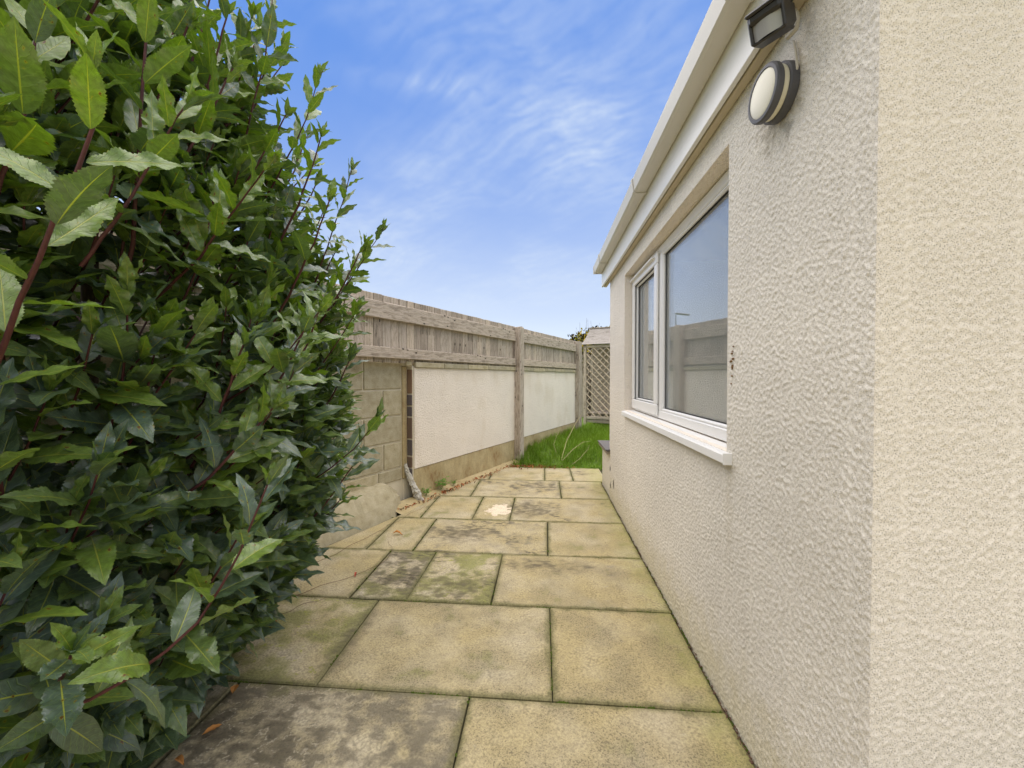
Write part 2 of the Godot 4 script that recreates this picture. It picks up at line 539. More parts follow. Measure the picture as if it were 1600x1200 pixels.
func materials() -> void:
	var m := mat("render", lin(0.855, 0.80, 0.705), 0.92, 0.35)
	m.albedo_texture = grit_texture()
	m.vertex_color_use_as_albedo = true
	var hb := noise_bytes(512, 512, 0.085, 41, 3)
	m.heightmap_enabled = true
	m.heightmap_texture = tex(512, 512, hb, Image.FORMAT_L8)
	m.heightmap_scale = 0.07
	m.uv1_triplanar = true
	m.uv1_world_triplanar = true
	m.uv1_scale = Vector3(5, 5, 5)
	m = mat("panel_render", lin(0.88, 0.80, 0.69), 0.92, 0.35)
	m.vertex_color_use_as_albedo = true
	m.heightmap_enabled = true
	m.heightmap_texture = M.render.heightmap_texture
	m.heightmap_scale = 0.7
	m.uv1_triplanar = true
	m.uv1_scale = Vector3(1.6, 1.6, 1.6)
	var tb := timber(256, 1024, 21, Vector3(0.785, 0.738, 0.68), Vector3(0.685, 0.637, 0.572), Vector3(0.43, 0.39, 0.335))
	for k in 5:
		m = mat("wood%d" % k, lin([0.92, 0.78, 1.0, 0.70, 0.86][k], [0.90, 0.77, 0.97, 0.68, 0.85][k], [0.88, 0.76, 0.92, 0.66, 0.84][k]), 0.9, 0.3)
		m.albedo_texture = tb[0]
		m.heightmap_enabled = true
		m.heightmap_texture = tb[1]
		m.heightmap_scale = 0.12
		m.uv1_scale = Vector3(3.2, 0.8, 1)
	m = M.wood2.duplicate()
	m.albedo_color = lin(1.3, 1.22, 1.08)
	m.resource_name = "pale_wood"
	M["pale_wood"] = m
	m = M.wood2.duplicate()
	m.albedo_color = lin(0.60, 0.63, 0.68)
	m.resource_name = "roof_wood"
	M["roof_wood"] = m
	var conc := mineral(512, 51, 0.012, Vector3(0.745, 0.715, 0.625), Vector3(0.665, 0.63, 0.52), Vector3(0.50, 0.47, 0.385), 0.36, 0.35)
	var cb := tex(512, 512, noise_bytes(512, 512, 0.11, 57, 4), Image.FORMAT_L8)
	for k in 4:
		m = mat("block%d" % k, lin([0.93, 0.80, 1.0, 0.86][k], [0.91, 0.80, 0.97, 0.85][k], [0.86, 0.77, 0.9, 0.82][k]), 0.95, 0.3)
		m.albedo_texture = conc
		m.uv1_triplanar = true
		m.uv1_world_triplanar = true
		m.uv1_scale = Vector3(1.7, 1.7, 1.7)
		m.uv1_offset = Vector3(k * 0.31, k * 0.17, k * 0.23)
		m.heightmap_enabled = true
		m.heightmap_texture = cb
		m.heightmap_scale = 0.18
	m = mat("mortar", lin(0.68, 0.62, 0.48), 0.95, 0.3)
	m.heightmap_enabled = true
	m.heightmap_texture = cb
	m.heightmap_scale = 0.2
	m.uv1_triplanar = true
	m = mat("cement", lin(0.52, 0.50, 0.44), 0.95, 0.3)
	m.heightmap_enabled = true
	m.heightmap_texture = cb
	m.heightmap_scale = 0.6
	m.uv1_triplanar = true
	m.uv1_scale = Vector3(2, 2, 2)
	m = mat("plinth", lin(1, 0.97, 0.9), 0.95, 0.3)
	m.albedo_texture = mineral(512, 61, 0.009, Vector3(0.72, 0.67, 0.54), Vector3(0.66, 0.60, 0.46), Vector3(0.55, 0.46, 0.34), 0.42, 0.2)
	m.uv1_triplanar = true
	m.uv1_scale = Vector3(0.8, 0.42, 0.8)
	m.heightmap_enabled = true
	m.heightmap_texture = cb
	m.heightmap_scale = 0.12
	for k in 3:
		m = mat("brick%d" % k, lin([0.17, 0.25, 0.13][k], [0.12, 0.16, 0.11][k], [0.09, 0.10, 0.11][k]), 0.9, 0.3)
		m.heightmap_enabled = true
		m.heightmap_texture = cb
		m.heightmap_scale = 0.2
		m.uv1_triplanar = true
		m.uv1_scale = Vector3(3, 3, 3)
	mat("white_plastic", lin(0.80, 0.79, 0.76), 0.32, 0.5)
	mat("gutter_plastic", lin(0.66, 0.63, 0.57), 0.4, 0.5)
	mat("cream_wood", lin(0.55, 0.48, 0.35), 0.8, 0.4)
	mat("seal", lin(0.03, 0.03, 0.03), 0.6, 0.4)
	m = mat("glass", Color(0.93, 0.97, 0.96, 0.06), 0.02, 0.5)
	m.transparency = BaseMaterial3D.TRANSPARENCY_ALPHA
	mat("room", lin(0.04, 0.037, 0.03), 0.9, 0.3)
	mat("black_plastic", lin(0.028, 0.026, 0.025), 0.42, 0.5)
	mat("lamp_grey", lin(0.085, 0.085, 0.095), 0.55, 0.5)
	mat("lamp_cream", lin(0.74, 0.70, 0.55), 0.35, 0.5)
	mat("sensor_lens", lin(0.36, 0.36, 0.37), 0.2, 0.6)
	mat("cable", lin(0.52, 0.49, 0.42), 0.6, 0.4)
	mat("coping", lin(0.13, 0.12, 0.115), 0.8, 0.4)
	mat("cap_edge", lin(0.32, 0.27, 0.2), 0.9, 0.3)
	mat("soil", lin(0.075, 0.062, 0.042), 0.95, 0.2)
	mat("joint", lin(0.06, 0.058, 0.032), 0.95, 0.2)
	mat("moss", lin(0.085, 0.12, 0.02), 0.95, 0.2)
	mat("rust", lin(0.22, 0.13, 0.06), 0.9, 0.2)
	mat("crack", lin(0.06, 0.05, 0.04), 0.9, 0.2)
	m = mat("turf", lin(0.14, 0.21, 0.05), 0.95, 0.2)
	m = mat("grass", lin(1, 1, 1), 0.6, 0.4)
	m.vertex_color_use_as_albedo = true
	m.backlight_enabled = true
	m.backlight = Color(0.9, 1.0, 0.45)
	m.cull_mode = BaseMaterial3D.CULL_DISABLED
	mat("straw", lin(0.52, 0.44, 0.24), 0.8, 0.3)
	mat("runner", lin(0.13, 0.075, 0.05), 0.8, 0.3)
	m = mat("weed", lin(0.13, 0.24, 0.04), 0.6, 0.4)
	m.backlight_enabled = true
	m.backlight = Color(0.4, 0.6, 0.2)
	for k in 3:
		m = mat("dry_leaf%d" % k, lin([0.52, 0.36, 0.42][k], [0.24, 0.13, 0.09][k], [0.07, 0.05, 0.06][k]), 0.75, 0.3)
		m.backlight_enabled = true
		m.backlight = Color(0.4, 0.25, 0.1)
	m = mat("litter", lin(1, 1, 1), 0.85, 0.3)
	m.vertex_color_use_as_albedo = true
	mat("iron", lin(0.2, 0.2, 0.21), 0.5, 0.5)
	var la := leaf_atlas()
	m = mat("leaf", Color(1, 1, 1), 0.29, 0.7)
	m.albedo_texture = la[0]
	m.heightmap_enabled = true
	m.heightmap_texture = la[1]
	m.heightmap_scale = 0.10
	m.backlight_enabled = true
	m.backlight = Color(0.72, 0.80, 0.35)
	m.cull_mode = BaseMaterial3D.CULL_DISABLED
	m = mat("bark_young", lin(1, 1, 1), 0.55, 0.4)
	m.albedo_texture = mineral(256, 81, 0.03, Vector3(0.36, 0.20, 0.19), Vector3(0.29, 0.15, 0.15), Vector3(0.20, 0.13, 0.11), 0.4, 0.3)
	m.uv1_triplanar = true
	m.uv1_scale = Vector3(12, 5, 12)
	m = mat("bark_old", lin(0.12, 0.09, 0.065), 0.9, 0.3)
	m = mat("yellow_leaf", lin(1, 1, 1), 0.6, 0.3)
	m.vertex_color_use_as_albedo = true
	m.backlight_enabled = true
	m.backlight = Color(0.6, 0.6, 0.2)
	m.cull_mode = BaseMaterial3D.CULL_DISABLED
	var st := slab_texture()
	m = mat("slab", Color(1, 1, 1), 0.86, 0.4)
	m.albedo_texture = st[0]
	m.heightmap_enabled = true
	m.heightmap_texture = st[1]
	m.heightmap_scale = 0.5

# ------------------------------------------------------------------ roughcast
var lump_n: FastNoiseLite
var lump_m: FastNoiseLite
var lump_l: FastNoiseLite

func roughcast(a: float, b: float) -> float:
	var d := lump_n.get_noise_2d(a, b) + 1.0      # distance to the nearest grain, about 0 to 1
	var k := lump_m.get_noise_2d(a, b)
	var dome := maxf(0.0, 1.0 - d * d * 1.9)
	return 0.0024 * dome * clampf(0.5 + 1.5 * k, 0.02, 1.4) + 0.0006 * k + 0.0012 * lump_l.get_noise_2d(a, b)

# a displaced sheet over the grid lines us x vs; at.call(u, v) gives its flat point, n its normal; a hole is left out
func rough_sheet(us: PackedFloat32Array, vs: PackedFloat32Array, at: Callable, n: Vector3, du: Vector3, amount: float, hole: Rect2, tint: Callable, corner_u := -99.0, corner_dir := Vector3.ZERO) -> ArrayMesh:
	var nu := us.size()
	var nv := vs.size()
	var P := PackedVector3Array()
	var N := PackedVector3Array()
	var K := PackedColorArray()
	P.resize(nu * nv)
	N.resize(nu * nv)
	K.resize(nu * nv)
	var H := PackedFloat32Array()
	H.resize(nu * nv)
	var hu0 := hole.position.x
	var hu1 := hole.end.x
	var hv0 := hole.position.y
	var hv1 := hole.end.y
	for j in nv:
		for i in nu:
			var u := us[i]
			var v := vs[j]
			var hh := roughcast(u, v) * amount
			if hole.size.x > 0 and u >= hu0 - 1e-4 and u <= hu1 + 1e-4 and v >= hv0 - 1e-4 and v <= hv1 + 1e-4:
				hh = 0.0
			H[j * nu + i] = hh
	for j in nv:
		for i in nu:
			var o := j * nu + i
			var p: Vector3 = at.call(us[i], vs[j])
			p += n * H[o]
			if absf(us[i] - corner_u) < 1e-4:
				p += corner_dir * H[o]
			P[o] = p
			var i0 := maxi(i - 1, 0)
			var i1 := mini(i + 1, nu - 1)
			var j0 := maxi(j - 1, 0)
			var j1 := mini(j + 1, nv - 1)
			var su := (H[j * nu + i1] - H[j * nu + i0]) / (us[i1] - us[i0])
			var sv := (H[j1 * nu + i] - H[j0 * nu + i]) / (vs[j1] - vs[j0])
			N[o] = (n - du * su - Vector3.UP * sv).normalized()
			K[o] = tint.call(us[i], vs[j])
	var I := PackedInt32Array()
	var flip := du.cross(Vector3.UP).dot(n) > 0
	for j in nv - 1:
		for i in nu - 1:
			var cu := (us[i] + us[i + 1]) * 0.5
			var cv := (vs[j] + vs[j + 1]) * 0.5
			if hole.size.x > 0 and cu > hu0 and cu < hu1 and cv > hv0 and cv < hv1:
				continue
			var a := j * nu + i
			var b := a + 1
			var c := a + nu + 1
			var d := a + nu
			if flip:
				I.append_array([a, c, b, a, d, c])
			else:
				I.append_array([a, b, c, a, c, d])
	return arrays_mesh(P, N, I, K)

# grid lines from a to b that pass through the stops, finest near a
func lines(a: float, b: float, first: float, grow: float, stops := []) -> PackedFloat32Array:
	var out := PackedFloat32Array([a])
	var step := first
	var marks: Array = stops.duplicate()
	marks.append(b)
	for s in marks:
		while out[-1] + step * 1.5 < s:
			out.append(out[-1] + step)
			step = first + grow * (out[-1] - a)
		out.append(s)
	return out

const WZ0 := 1.492     # window opening, as distance from the camera along -z
const WZ1 := 3.335
const WY0 := 0.925
const WY1 := 2.022

func build_house() -> void:
	lump_n = noise(172.0, 5, 1, FastNoiseLite.TYPE_CELLULAR)
	lump_n.cellular_return_type = FastNoiseLite.RETURN_DISTANCE
	lump_n.cellular_jitter = 1.0
	lump_m = noise(62.0, 6, 2)
	lump_l = noise(3.0, 7, 3)
	var t := thing("house", "single storey cream roughcast extension with white framed window and plastic gutter", "house")
	var soft := noise(1.3, 91, 4)
	var fine := noise(9.0, 92, 3)
	var side_tint := func(u: float, v: float) -> Color:
		var k := 0.96 + 0.09 * soft.get_noise_2d(u * 0.6, v) + 0.05 * fine.get_noise_2d(u * 2.6, v * 0.5) * sstep(1.2, 2.2, v)
		var c := Color(k, k, k)
		# algae along the foot, soot round the bulkhead lamp
		var low := sstep(0.32, 0.0, v + 0.12 * fine.get_noise_2d(u, v))
		c = c.lerp(Color(0.80, 0.76, 0.58), low * 0.65)
		# rain runs below the sill ends
		for e in [1.47, 3.28]:
			if v < 0.9:
				var run := exp(-pow((u - e + 0.03 * fine.get_noise_2d(u, v * 2.0)) / 0.028, 2.0)) * sstep(0.25, 0.9, v) * (0.5 + 0.5 * fine.get_noise_2d(u * 6.0, v * 0.6))
				c = c.lerp(Color(0.62, 0.57, 0.44), clampf(run, 0, 1) * 0.5)
		var r := Vector2(u - 1.195, v - 1.945).length()
		var soot := sstep(0.135, 0.085, r + 0.05 * fine.get_noise_2d(u * 2.0, v * 2.0)) * sstep(-0.35, 0.25, fine.get_noise_2d(u * 3.0, v * 3.0))
		return c.lerp(Color(0.30, 0.27, 0.22), soot * 0.42)
	var zs := lines(-NEAR, -FAR, 0.0034, 0.0042, [WZ0, WZ1])
	var ys := lines(-0.03, EAVE - 0.02, 0.0036, 0.0, [WY0, WY1])
	put("side_wall", rough_sheet(zs, ys, func(u, v): return Vector3(WALL, v, -u), Vector3.LEFT, Vector3.FORWARD, 1.0, Rect2(WZ0, WY0, WZ1 - WZ0, WY1 - WY0), side_tint, -NEAR, Vector3.BACK), M.render, t)
	var front_tint := func(u: float, v: float) -> Color:
		var k := 0.985 + 0.05 * soft.get_noise_2d(u + 7.0, v)
		return Color(k * 0.965, k * 0.945, k * 0.92)
	var xs := lines(WALL, 1.46, 0.0036, 0.0012)
	# the corner column shares its relief with the side wall
	var front_at := func(u, v): return Vector3(u, v, NEAR)
	var fm := front_sheet(xs, ys, front_at, front_tint)
	var fw := put("front_wall", fm, M.render, t)
	put("plain_render", box_mesh(Vector3(2.14, EAVE + 0.01, 0.06), 0.002, Vector2.ZERO, Vector3(2.531, EAVE / 2 - 0.025, NEAR - 0.028)), M.panel_render, fw)
	var st := begin()
	box(st, Vector3((WALL + 3.6) / 2 + 0.005, EAVE / 2, FAR + 0.06), Vector3(3.6 - WALL - 0.01, EAVE, 0.12), 0.004)
	box(st, Vector3(3.54, EAVE / 2, (NEAR + FAR) / 2), Vector3(0.12, EAVE - 0.002, NEAR - FAR - 0.28), 0.004)
	put("rear_wall", st.commit(), M.panel_render, t)
	# the recess round the window: head, jambs and foot
	st = begin()
	var xo := WALL
	var xi := WALL + 0.13
	var ring := [Vector2(-WZ0, WY0), Vector2(-WZ1, WY0), Vector2(-WZ1, WY1), Vector2(-WZ0, WY1)]
	for k in 4:
		var p: Vector2 = ring[k]
		var q: Vector2 = ring[(k + 1) % 4]
		var inward := Vector2(-(WZ0 + WZ1) / 2, (WY0 + WY1) / 2) - (p + q) / 2
		face(st, [Vector3(xo, p.y, p.x), Vector3(xo, q.y, q.x), Vector3(xi, q.y, q.x), Vector3(xi, p.y, p.x)], Vector3(0, inward.y, inward.x), [Vector2.ZERO, Vector2.RIGHT, Vector2.ONE, Vector2.DOWN])
	put("window_reveal", st.commit(), M.panel_render, t)
	# the room behind the glass
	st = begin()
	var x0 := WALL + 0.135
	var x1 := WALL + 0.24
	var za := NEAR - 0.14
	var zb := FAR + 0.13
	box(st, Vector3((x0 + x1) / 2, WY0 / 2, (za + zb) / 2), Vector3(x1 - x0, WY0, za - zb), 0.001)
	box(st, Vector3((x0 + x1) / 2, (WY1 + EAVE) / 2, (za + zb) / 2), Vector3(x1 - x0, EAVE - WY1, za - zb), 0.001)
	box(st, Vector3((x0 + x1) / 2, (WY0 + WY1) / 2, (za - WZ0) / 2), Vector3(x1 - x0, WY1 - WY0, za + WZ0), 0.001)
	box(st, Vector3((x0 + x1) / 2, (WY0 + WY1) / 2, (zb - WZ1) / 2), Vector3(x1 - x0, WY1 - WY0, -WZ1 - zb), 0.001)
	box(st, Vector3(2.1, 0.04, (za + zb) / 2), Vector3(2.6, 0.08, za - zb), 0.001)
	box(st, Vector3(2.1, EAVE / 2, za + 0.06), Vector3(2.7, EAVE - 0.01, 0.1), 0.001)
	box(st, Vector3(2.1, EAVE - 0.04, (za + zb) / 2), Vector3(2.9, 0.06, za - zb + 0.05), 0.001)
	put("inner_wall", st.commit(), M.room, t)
	# roof: a low felt slope behind the fascia
	st = begin()
	var rx := Transform3D(Basis(Vector3.BACK, deg_to_rad(5.0)), Vector3(0.60, EAVE, (NEAR + FAR) / 2 - 0.0))
	box(st, Vector3(1.6, 0.03, 0), Vector3(3.2, 0.05, NEAR - FAR + 0.34), 0.004, rx)
	put("roof", st.commit(), M.coping, t)
	# fascia board with the painted timber under it
	st = begin()
	box(st, Vector3(0.608, 2.245, -2.55), Vector3(0.018, 0.225, 3.42), 0.002)
	var fa := put("fascia", st.commit(), M.white_plastic, t)
	st = begin()
	box(st, Vector3(0.637, 2.155, -2.55), Vector3(0.030, 0.05, 3.40), 0.003)
	put("bed_board", st.commit(), M.cream_wood, fa)
	st = begin()
	box(st, Vector3(0.603, 2.245, -3.93), Vector3(0.012, 0.228, 0.05), 0.002)
	put("joint_trim", st.commit(), M.white_plastic, fa)
	# gutter: a square trough with a rolled front lip
	var prof := [Vector2(0.597, 2.350), Vector2(0.597, 2.285), Vector2(0.588, 2.277), Vector2(0.538, 2.277), Vector2(0.528, 2.285), Vector2(0.521, 2.338), Vector2(0.524, 2.344), Vector2(0.520, 2.352), Vector2(0.514, 2.349), Vector2(0.516, 2.334), Vector2(0.524, 2.281), Vector2(0.536, 2.272), Vector2(0.590, 2.272), Vector2(0.599, 2.281), Vector2(0.599, 2.350)]
	var gu := put("gutter", extrude_z(prof, -0.80, -4.245), M.gutter_plastic, t)
	var strap := [Vector2(0.598, 2.352), Vector2(0.5985, 2.279), Vector2(0.591, 2.2705), Vector2(0.535, 2.2705), Vector2(0.5225, 2.280), Vector2(0.513, 2.345), Vector2(0.516, 2.356), Vector2(0.508, 2.350), Vector2(0.5185, 2.277), Vector2(0.533, 2.266), Vector2(0.593, 2.266), Vector2(0.603, 2.275), Vector2(0.603, 2.352)]
	for z in [-1.2, -2.42, -3.86]:
		put("gutter_bracket", extrude_z(strap, z + 0.016, z - 0.016), M.gutter_plastic, gu)
	st = begin()
	box(st, Vector3(0.557, 2.311, -4.248), Vector3(0.092, 0.086, 0.006), 0.002)
	put("end_cap", st.commit(), M.gutter_plastic, gu)
	build_window(t)
	# a rusty scar in the render beside the window, and two cracks by the far corner
	st = begin()
	for k in 15:
		var p := Vector3(WALL - 0.003, 1.252 + rng.randfn(0, 0.026), -1.447 + rng.randfn(0, 0.007))
		box(st, Vector3.ZERO, Vector3(0.006, rng.randf_range(0.003, 0.010), rng.randf_range(0.003, 0.007)), 0.002, Transform3D(Basis(Vector3.RIGHT, rng.randf() * 3.0), p))
	put("rust_scar", st.commit(), M.rust, t)
	for cr in [[Vector3(WALL - 0.003, 0.19, -3.80), 0.09], [Vector3(WALL - 0.003, 0.29, -4.0), 0.05], [Vector3(WALL - 0.003, 0.13, -3.98), 0.06]]:
		st = begin()
		var pts := []
		var rad := []
		for k in 7:
			pts.append(cr[0] + Vector3(0, (k / 6.0 - 0.5) * cr[1], rng.randfn(0, 0.004)))
			rad.append(0.0035 * sin(PI * (k + 0.5) / 7.0))
		tube(st, pts, rad, 5)
		put("crack", st.commit(), M.crack, t)

func front_sheet(xs: PackedFloat32Array, ys: PackedFloat32Array, at: Callable, tint: Callable) -> ArrayMesh:
	# same relief as the side wall along the corner: the corner column is pushed out both ways
	var m := rough_sheet(xs, ys, at, Vector3.BACK, Vector3.RIGHT, 0.7, Rect2(), tint)
	var a := m.surface_get_arrays(0)
	var P: PackedVector3Array = a[Mesh.ARRAY_VERTEX]
	for j in ys.size():
		var hh := roughcast(-NEAR, ys[j]) * 1.3
		P[j * xs.size()] = Vector3(WALL - hh, ys[j], NEAR + hh)
	a[Mesh.ARRAY_VERTEX] = P
	var out := ArrayMesh.new()
	out.add_surface_from_arrays(Mesh.PRIMITIVE_TRIANGLES, a)
	return out

func extrude_z(prof: Array, z0: float, z1: float) -> ArrayMesh:
	var st := begin()
	var pg := PackedVector2Array(prof)
	var cw := Geometry2D.is_polygon_clockwise(pg)
	for k in prof.size():
		var p: Vector2 = prof[k]
		var q: Vector2 = prof[(k + 1) % prof.size()]
		var e := q - p
		var o := Vector2(e.y, -e.x) * (-1.0 if cw else 1.0)
		face(st, [Vector3(p.x, p.y, z0), Vector3(q.x, q.y, z0), Vector3(q.x, q.y, z1), Vector3(p.x, p.y, z1)], Vector3(o.x, o.y, 0), [Vector2(0, z0), Vector2(e.length(), z0), Vector2(e.length(), z1), Vector2(0, z1)])
	var tri := Geometry2D.triangulate_polygon(pg)
	for e in [z0, z1]:
		for k in range(0, tri.size(), 3):
			face(st, [Vector3(pg[tri[k]].x, pg[tri[k]].y, e), Vector3(pg[tri[k + 1]].x, pg[tri[k + 1]].y, e), Vector3(pg[tri[k + 2]].x, pg[tri[k + 2]].y, e)], Vector3(0, 0, 1 if e == maxf(z0, z1) else -1), [Vector2.ZERO, Vector2.RIGHT, Vector2.ONE])
	return st.commit()

# a rectangular frame in the y-z plane, from x0 to x1
func frame(st: SurfaceTool, x0: float, x1: float, za: float, zb: float, ya: float, yb: float, wd: float, bev := 0.004) -> void:
	var cx := (x0 + x1) / 2
	var sx := absf(x1 - x0)
	box(st, Vector3(cx, ya + wd / 2, (za + zb) / 2), Vector3(sx, wd, absf(zb - za)), bev)
	box(st, Vector3(cx, yb - wd / 2, (za + zb) / 2), Vector3(sx, wd, absf(zb - za)), bev)
	for z in [za - wd / 2, zb + wd / 2]:
		box(st, Vector3(cx, (ya + yb) / 2, z), Vector3(sx - 0.001, yb - ya - wd * 2 + 0.002, wd), bev)

func build_window(t: Node3D) -> void:
	var za := -WZ0 - 0.004
	var zb := -WZ1 + 0.004
	var ya := WY0 + 0.006
	var yb := WY1 - 0.006
	var fx := WALL + 0.070
	var st := begin()
	frame(st, fx, fx + 0.06, za, zb, ya, yb, 0.052, 0.005)
	box(st, Vector3(fx + 0.03, (ya + yb) / 2, -2.585), Vector3(0.058, yb - ya - 0.1, 0.075), 0.005)
	var w := put("window", st.commit(), M.white_plastic, t)
	# the small opening light on the far side, proud of the frame
	st = begin()
	frame(st, fx - 0.016, fx - 0.001, -2.60, -3.315, ya + 0.016, yb - 0.03, 0.072, 0.006)
	box(st, Vector3(fx - 0.012, yb - 0.055, -2.98), Vector3(0.05, 0.012, 0.66), 0.003, Transform3D(Basis(Vector3.FORWARD, 0.0), Vector3.ZERO))
	put("opening_sash", st.commit(), M.white_plastic, w)
	# beads round both panes
	st = begin()
	frame(st, fx + 0.004, fx + 0.022, za - 0.05, -2.55, ya + 0.05, yb - 0.05, 0.018, 0.006)
	frame(st, fx + 0.004, fx + 0.022, -2.67, -3.245, ya + 0.086, yb - 0.1, 0.014, 0.005)
	put("glazing_bead", st.commit(), M.white_plastic, w)
	st = begin()
	frame(st, fx + 0.0225, fx + 0.0245, za - 0.062, -2.538, ya + 0.062, yb - 0.062, 0.010, 0.0005)
	frame(st, fx + 0.0225, fx + 0.0245, -2.665, -3.25, ya + 0.08, yb - 0.095, 0.024, 0.0005)
	put("gasket", st.commit(), M.seal, w)
	for r in [[za - 0.05, -2.55], [-2.66, -3.25]]:
		for k in 2:
			put("pane", box_mesh(Vector3(0.004, yb - ya - 0.11, absf(r[1] - r[0])), 0.0004), M.glass, w, Transform3D(Basis.IDENTITY, Vector3(fx + 0.026 + 0.012 * k, (ya + yb) / 2, (r[0] + r[1]) / 2)))
	# sill: sloping top, drip nose, end caps
	var sp := [Vector2(fx - 0.002, 0.928), Vector2(0.634, 0.921), Vector2(0.627, 0.917), Vector2(0.6255, 0.889), Vector2(0.630, 0.886), Vector2(0.637, 0.889), Vector2(0.640, 0.898), Vector2(fx - 0.002, 0.898)]
	var si := put("window_sill", extrude_z(sp, -1.452, -3.30), M.white_plastic, t)
	st = begin()
	box(st, Vector3(0.647, 0.9045, -1.449), Vector3(0.046, 0.042, 0.005), 0.0015)
	put("sill_end_cap", st.commit(), M.white_plastic, si)

# ------------------------------------------------------------------ fittings on the house
func build_fittings() -> void:
	var t := thing("bulkhead_light", "round dark grey bulkhead light with cream lens under the gutter", "wall light", Vector3(WALL, 1.968, -1.165))
	t.scale = Vector3(0.84, 0.84, 0.84)
	var xf := Transform3D(Basis(Vector3(0, 1, 0), Vector3(-1, 0.02, 0.04).normalized(), Vector3(0, 0, 1)).orthonormalized(), Vector3.ZERO)
	xf.basis = Basis(Vector3.BACK, deg_to_rad(90.0)) * Basis(Vector3.RIGHT, 0.05)
	var st := begin()
	lathe(st, [Vector2(0.0, 0.0), Vector2(0.080, 0.0), Vector2(0.086, 0.006), Vector2(0.086, 0.028), Vector2(0.082, 0.032), Vector2(0.06, 0.032)], xf)
	put("base_ring", st.commit(), M.lamp_grey, t)
	st = begin()
	lathe(st, [Vector2(0.077, 0.030), Vector2(0.078, 0.035), Vector2(0.078, 0.047), Vector2(0.077, 0.052)], xf)
	put("diffuser_band", st.commit(), M.lamp_cream, t)
	st = begin()
	lathe(st, [Vector2(0.072, 0.049), Vector2(0.082, 0.049), Vector2(0.085, 0.053), Vector2(0.085, 0.066), Vector2(0.081, 0.0715), Vector2(0.0715, 0.0725), Vector2(0.069, 0.069)], xf)
	put("front_ring", st.commit(), M.lamp_grey, t)
	st = begin()
	var dome := []
	for k in 9:
		dome.append(Vector2(0.0705 * cos(PI / 2 * k / 8.0), 0.068 + 0.010 * sin(PI / 2 * k / 8.0)))
	lathe(st, dome, xf)
	put("lens", st.commit(), M.lamp_cream, t)
	st = begin()
	tube(st, [Vector3(-0.012, 0.125, 0.052), Vector3(-0.010, 0.115, 0.064), Vector3(-0.010, 0.075, 0.075), Vector3(-0.010, 0.045, 0.081), Vector3(-0.010, 0.022, 0.085), Vector3(-0.012, 0.006, 0.080), Vector3(-0.014, 0.0, 0.065)], [0.004, 0.004, 0.004, 0.004, 0.004, 0.004, 0.004], 8)
	put("feed_cable", st.commit(), M.cable, t)

	# motion sensor on its arm; the flood lamp it serves sits above the picture
	t = thing("security_light", "black floodlight with grey motion sensor window, fixed above the round lamp", "security light", Vector3(WALL, 2.25, -1.04))
	var sb := Basis.looking_at(Vector3(-0.74, -0.36, 0.57), Vector3.UP)
	var sx := Transform3D(sb.scaled(Vector3.ONE * 0.87), Vector3(-0.100, -0.195, 0.002))
	st = begin()
	# wedge shaped body: a swept front behind a deep hood
	var body := [Vector3(-0.045, 0.036, 0.045), Vector3(0.045, 0.036, 0.045), Vector3(0.045, -0.030, 0.045), Vector3(-0.045, -0.030, 0.045)]
	box(st, Vector3(0, 0.003, 0.022), Vector3(0.088, 0.066, 0.05), 0.012, sx)
	box(st, Vector3(0, 0.037, -0.012), Vector3(0.092, 0.010, 0.085), 0.004, sx)
	box(st, Vector3(0.0415, 0.0, -0.016), Vector3(0.008, 0.070, 0.05), 0.003, sx)
	box(st, Vector3(-0.0415, 0.0, -0.016), Vector3(0.008, 0.070, 0.05), 0.003, sx)
	box(st, Vector3(0, -0.034, -0.008), Vector3(0.088, 0.009, 0.06), 0.004, sx)
	box(st, Vector3(0, 0.024, -0.026), Vector3(0.086, 0.027, 0.044), 0.008, sx)
	put("sensor_body", st.commit(), M.black_plastic, t)
	st = begin()
	var low := Vector3(0, -0.010, 0)
	for k in 12:
		var a0 := lerpf(-1.0, 1.0, k / 12.0)
		var a1 := lerpf(-1.0, 1.0, (k + 1) / 12.0)
		var q0 := Vector3(a0 * 0.037, 0, -0.030 - 0.012 * cos(a0 * 1.4))
		var q1 := Vector3(a1 * 0.037, 0, -0.030 - 0.012 * cos(a1 * 1.4))
		var hh := Vector3(0, 0.021, 0)
		face(st, [sx * (q0 - hh + low), sx * (q1 - hh + low), sx * (q1 + hh + low), sx * (q0 + hh + low)], sb * Vector3(0, 0, -1), [Vector2.ZERO, Vector2.RIGHT, Vector2.ONE, Vector2.DOWN])
	put("sensor_window", st.commit(), M.sensor_lens, t)
	st = begin()
	var sph := []
	for k in 13:
		sph.append(Vector2(0.024 * sin(PI * k / 12.0), -0.024 * cos(PI * k / 12.0)))
	lathe(st, sph, Transform3D(Basis.IDENTITY, Vector3(-0.088, -0.150, -0.004)), 24)
	box(st, Vector3(-0.07, -0.085, -0.005), Vector3(0.036, 0.13, 0.034), 0.006)
	put("sensor_arm", st.commit(), M.black_plastic, t)
	st = begin()
	box(st, Vector3(-0.085, 0.07, 0), Vector3(0.07, 0.13, 0.17), 0.012)
	box(st, Vector3(-0.045, -0.002, 0), Vector3(0.03, 0.04, 0.06), 0.005)
	box(st, Vector3(-0.024, -0.075, -0.004), Vector3(0.05, 0.03, 0.03), 0.005)
	put("flood_lamp", st.commit(), M.black_plastic, t)
	st = begin()
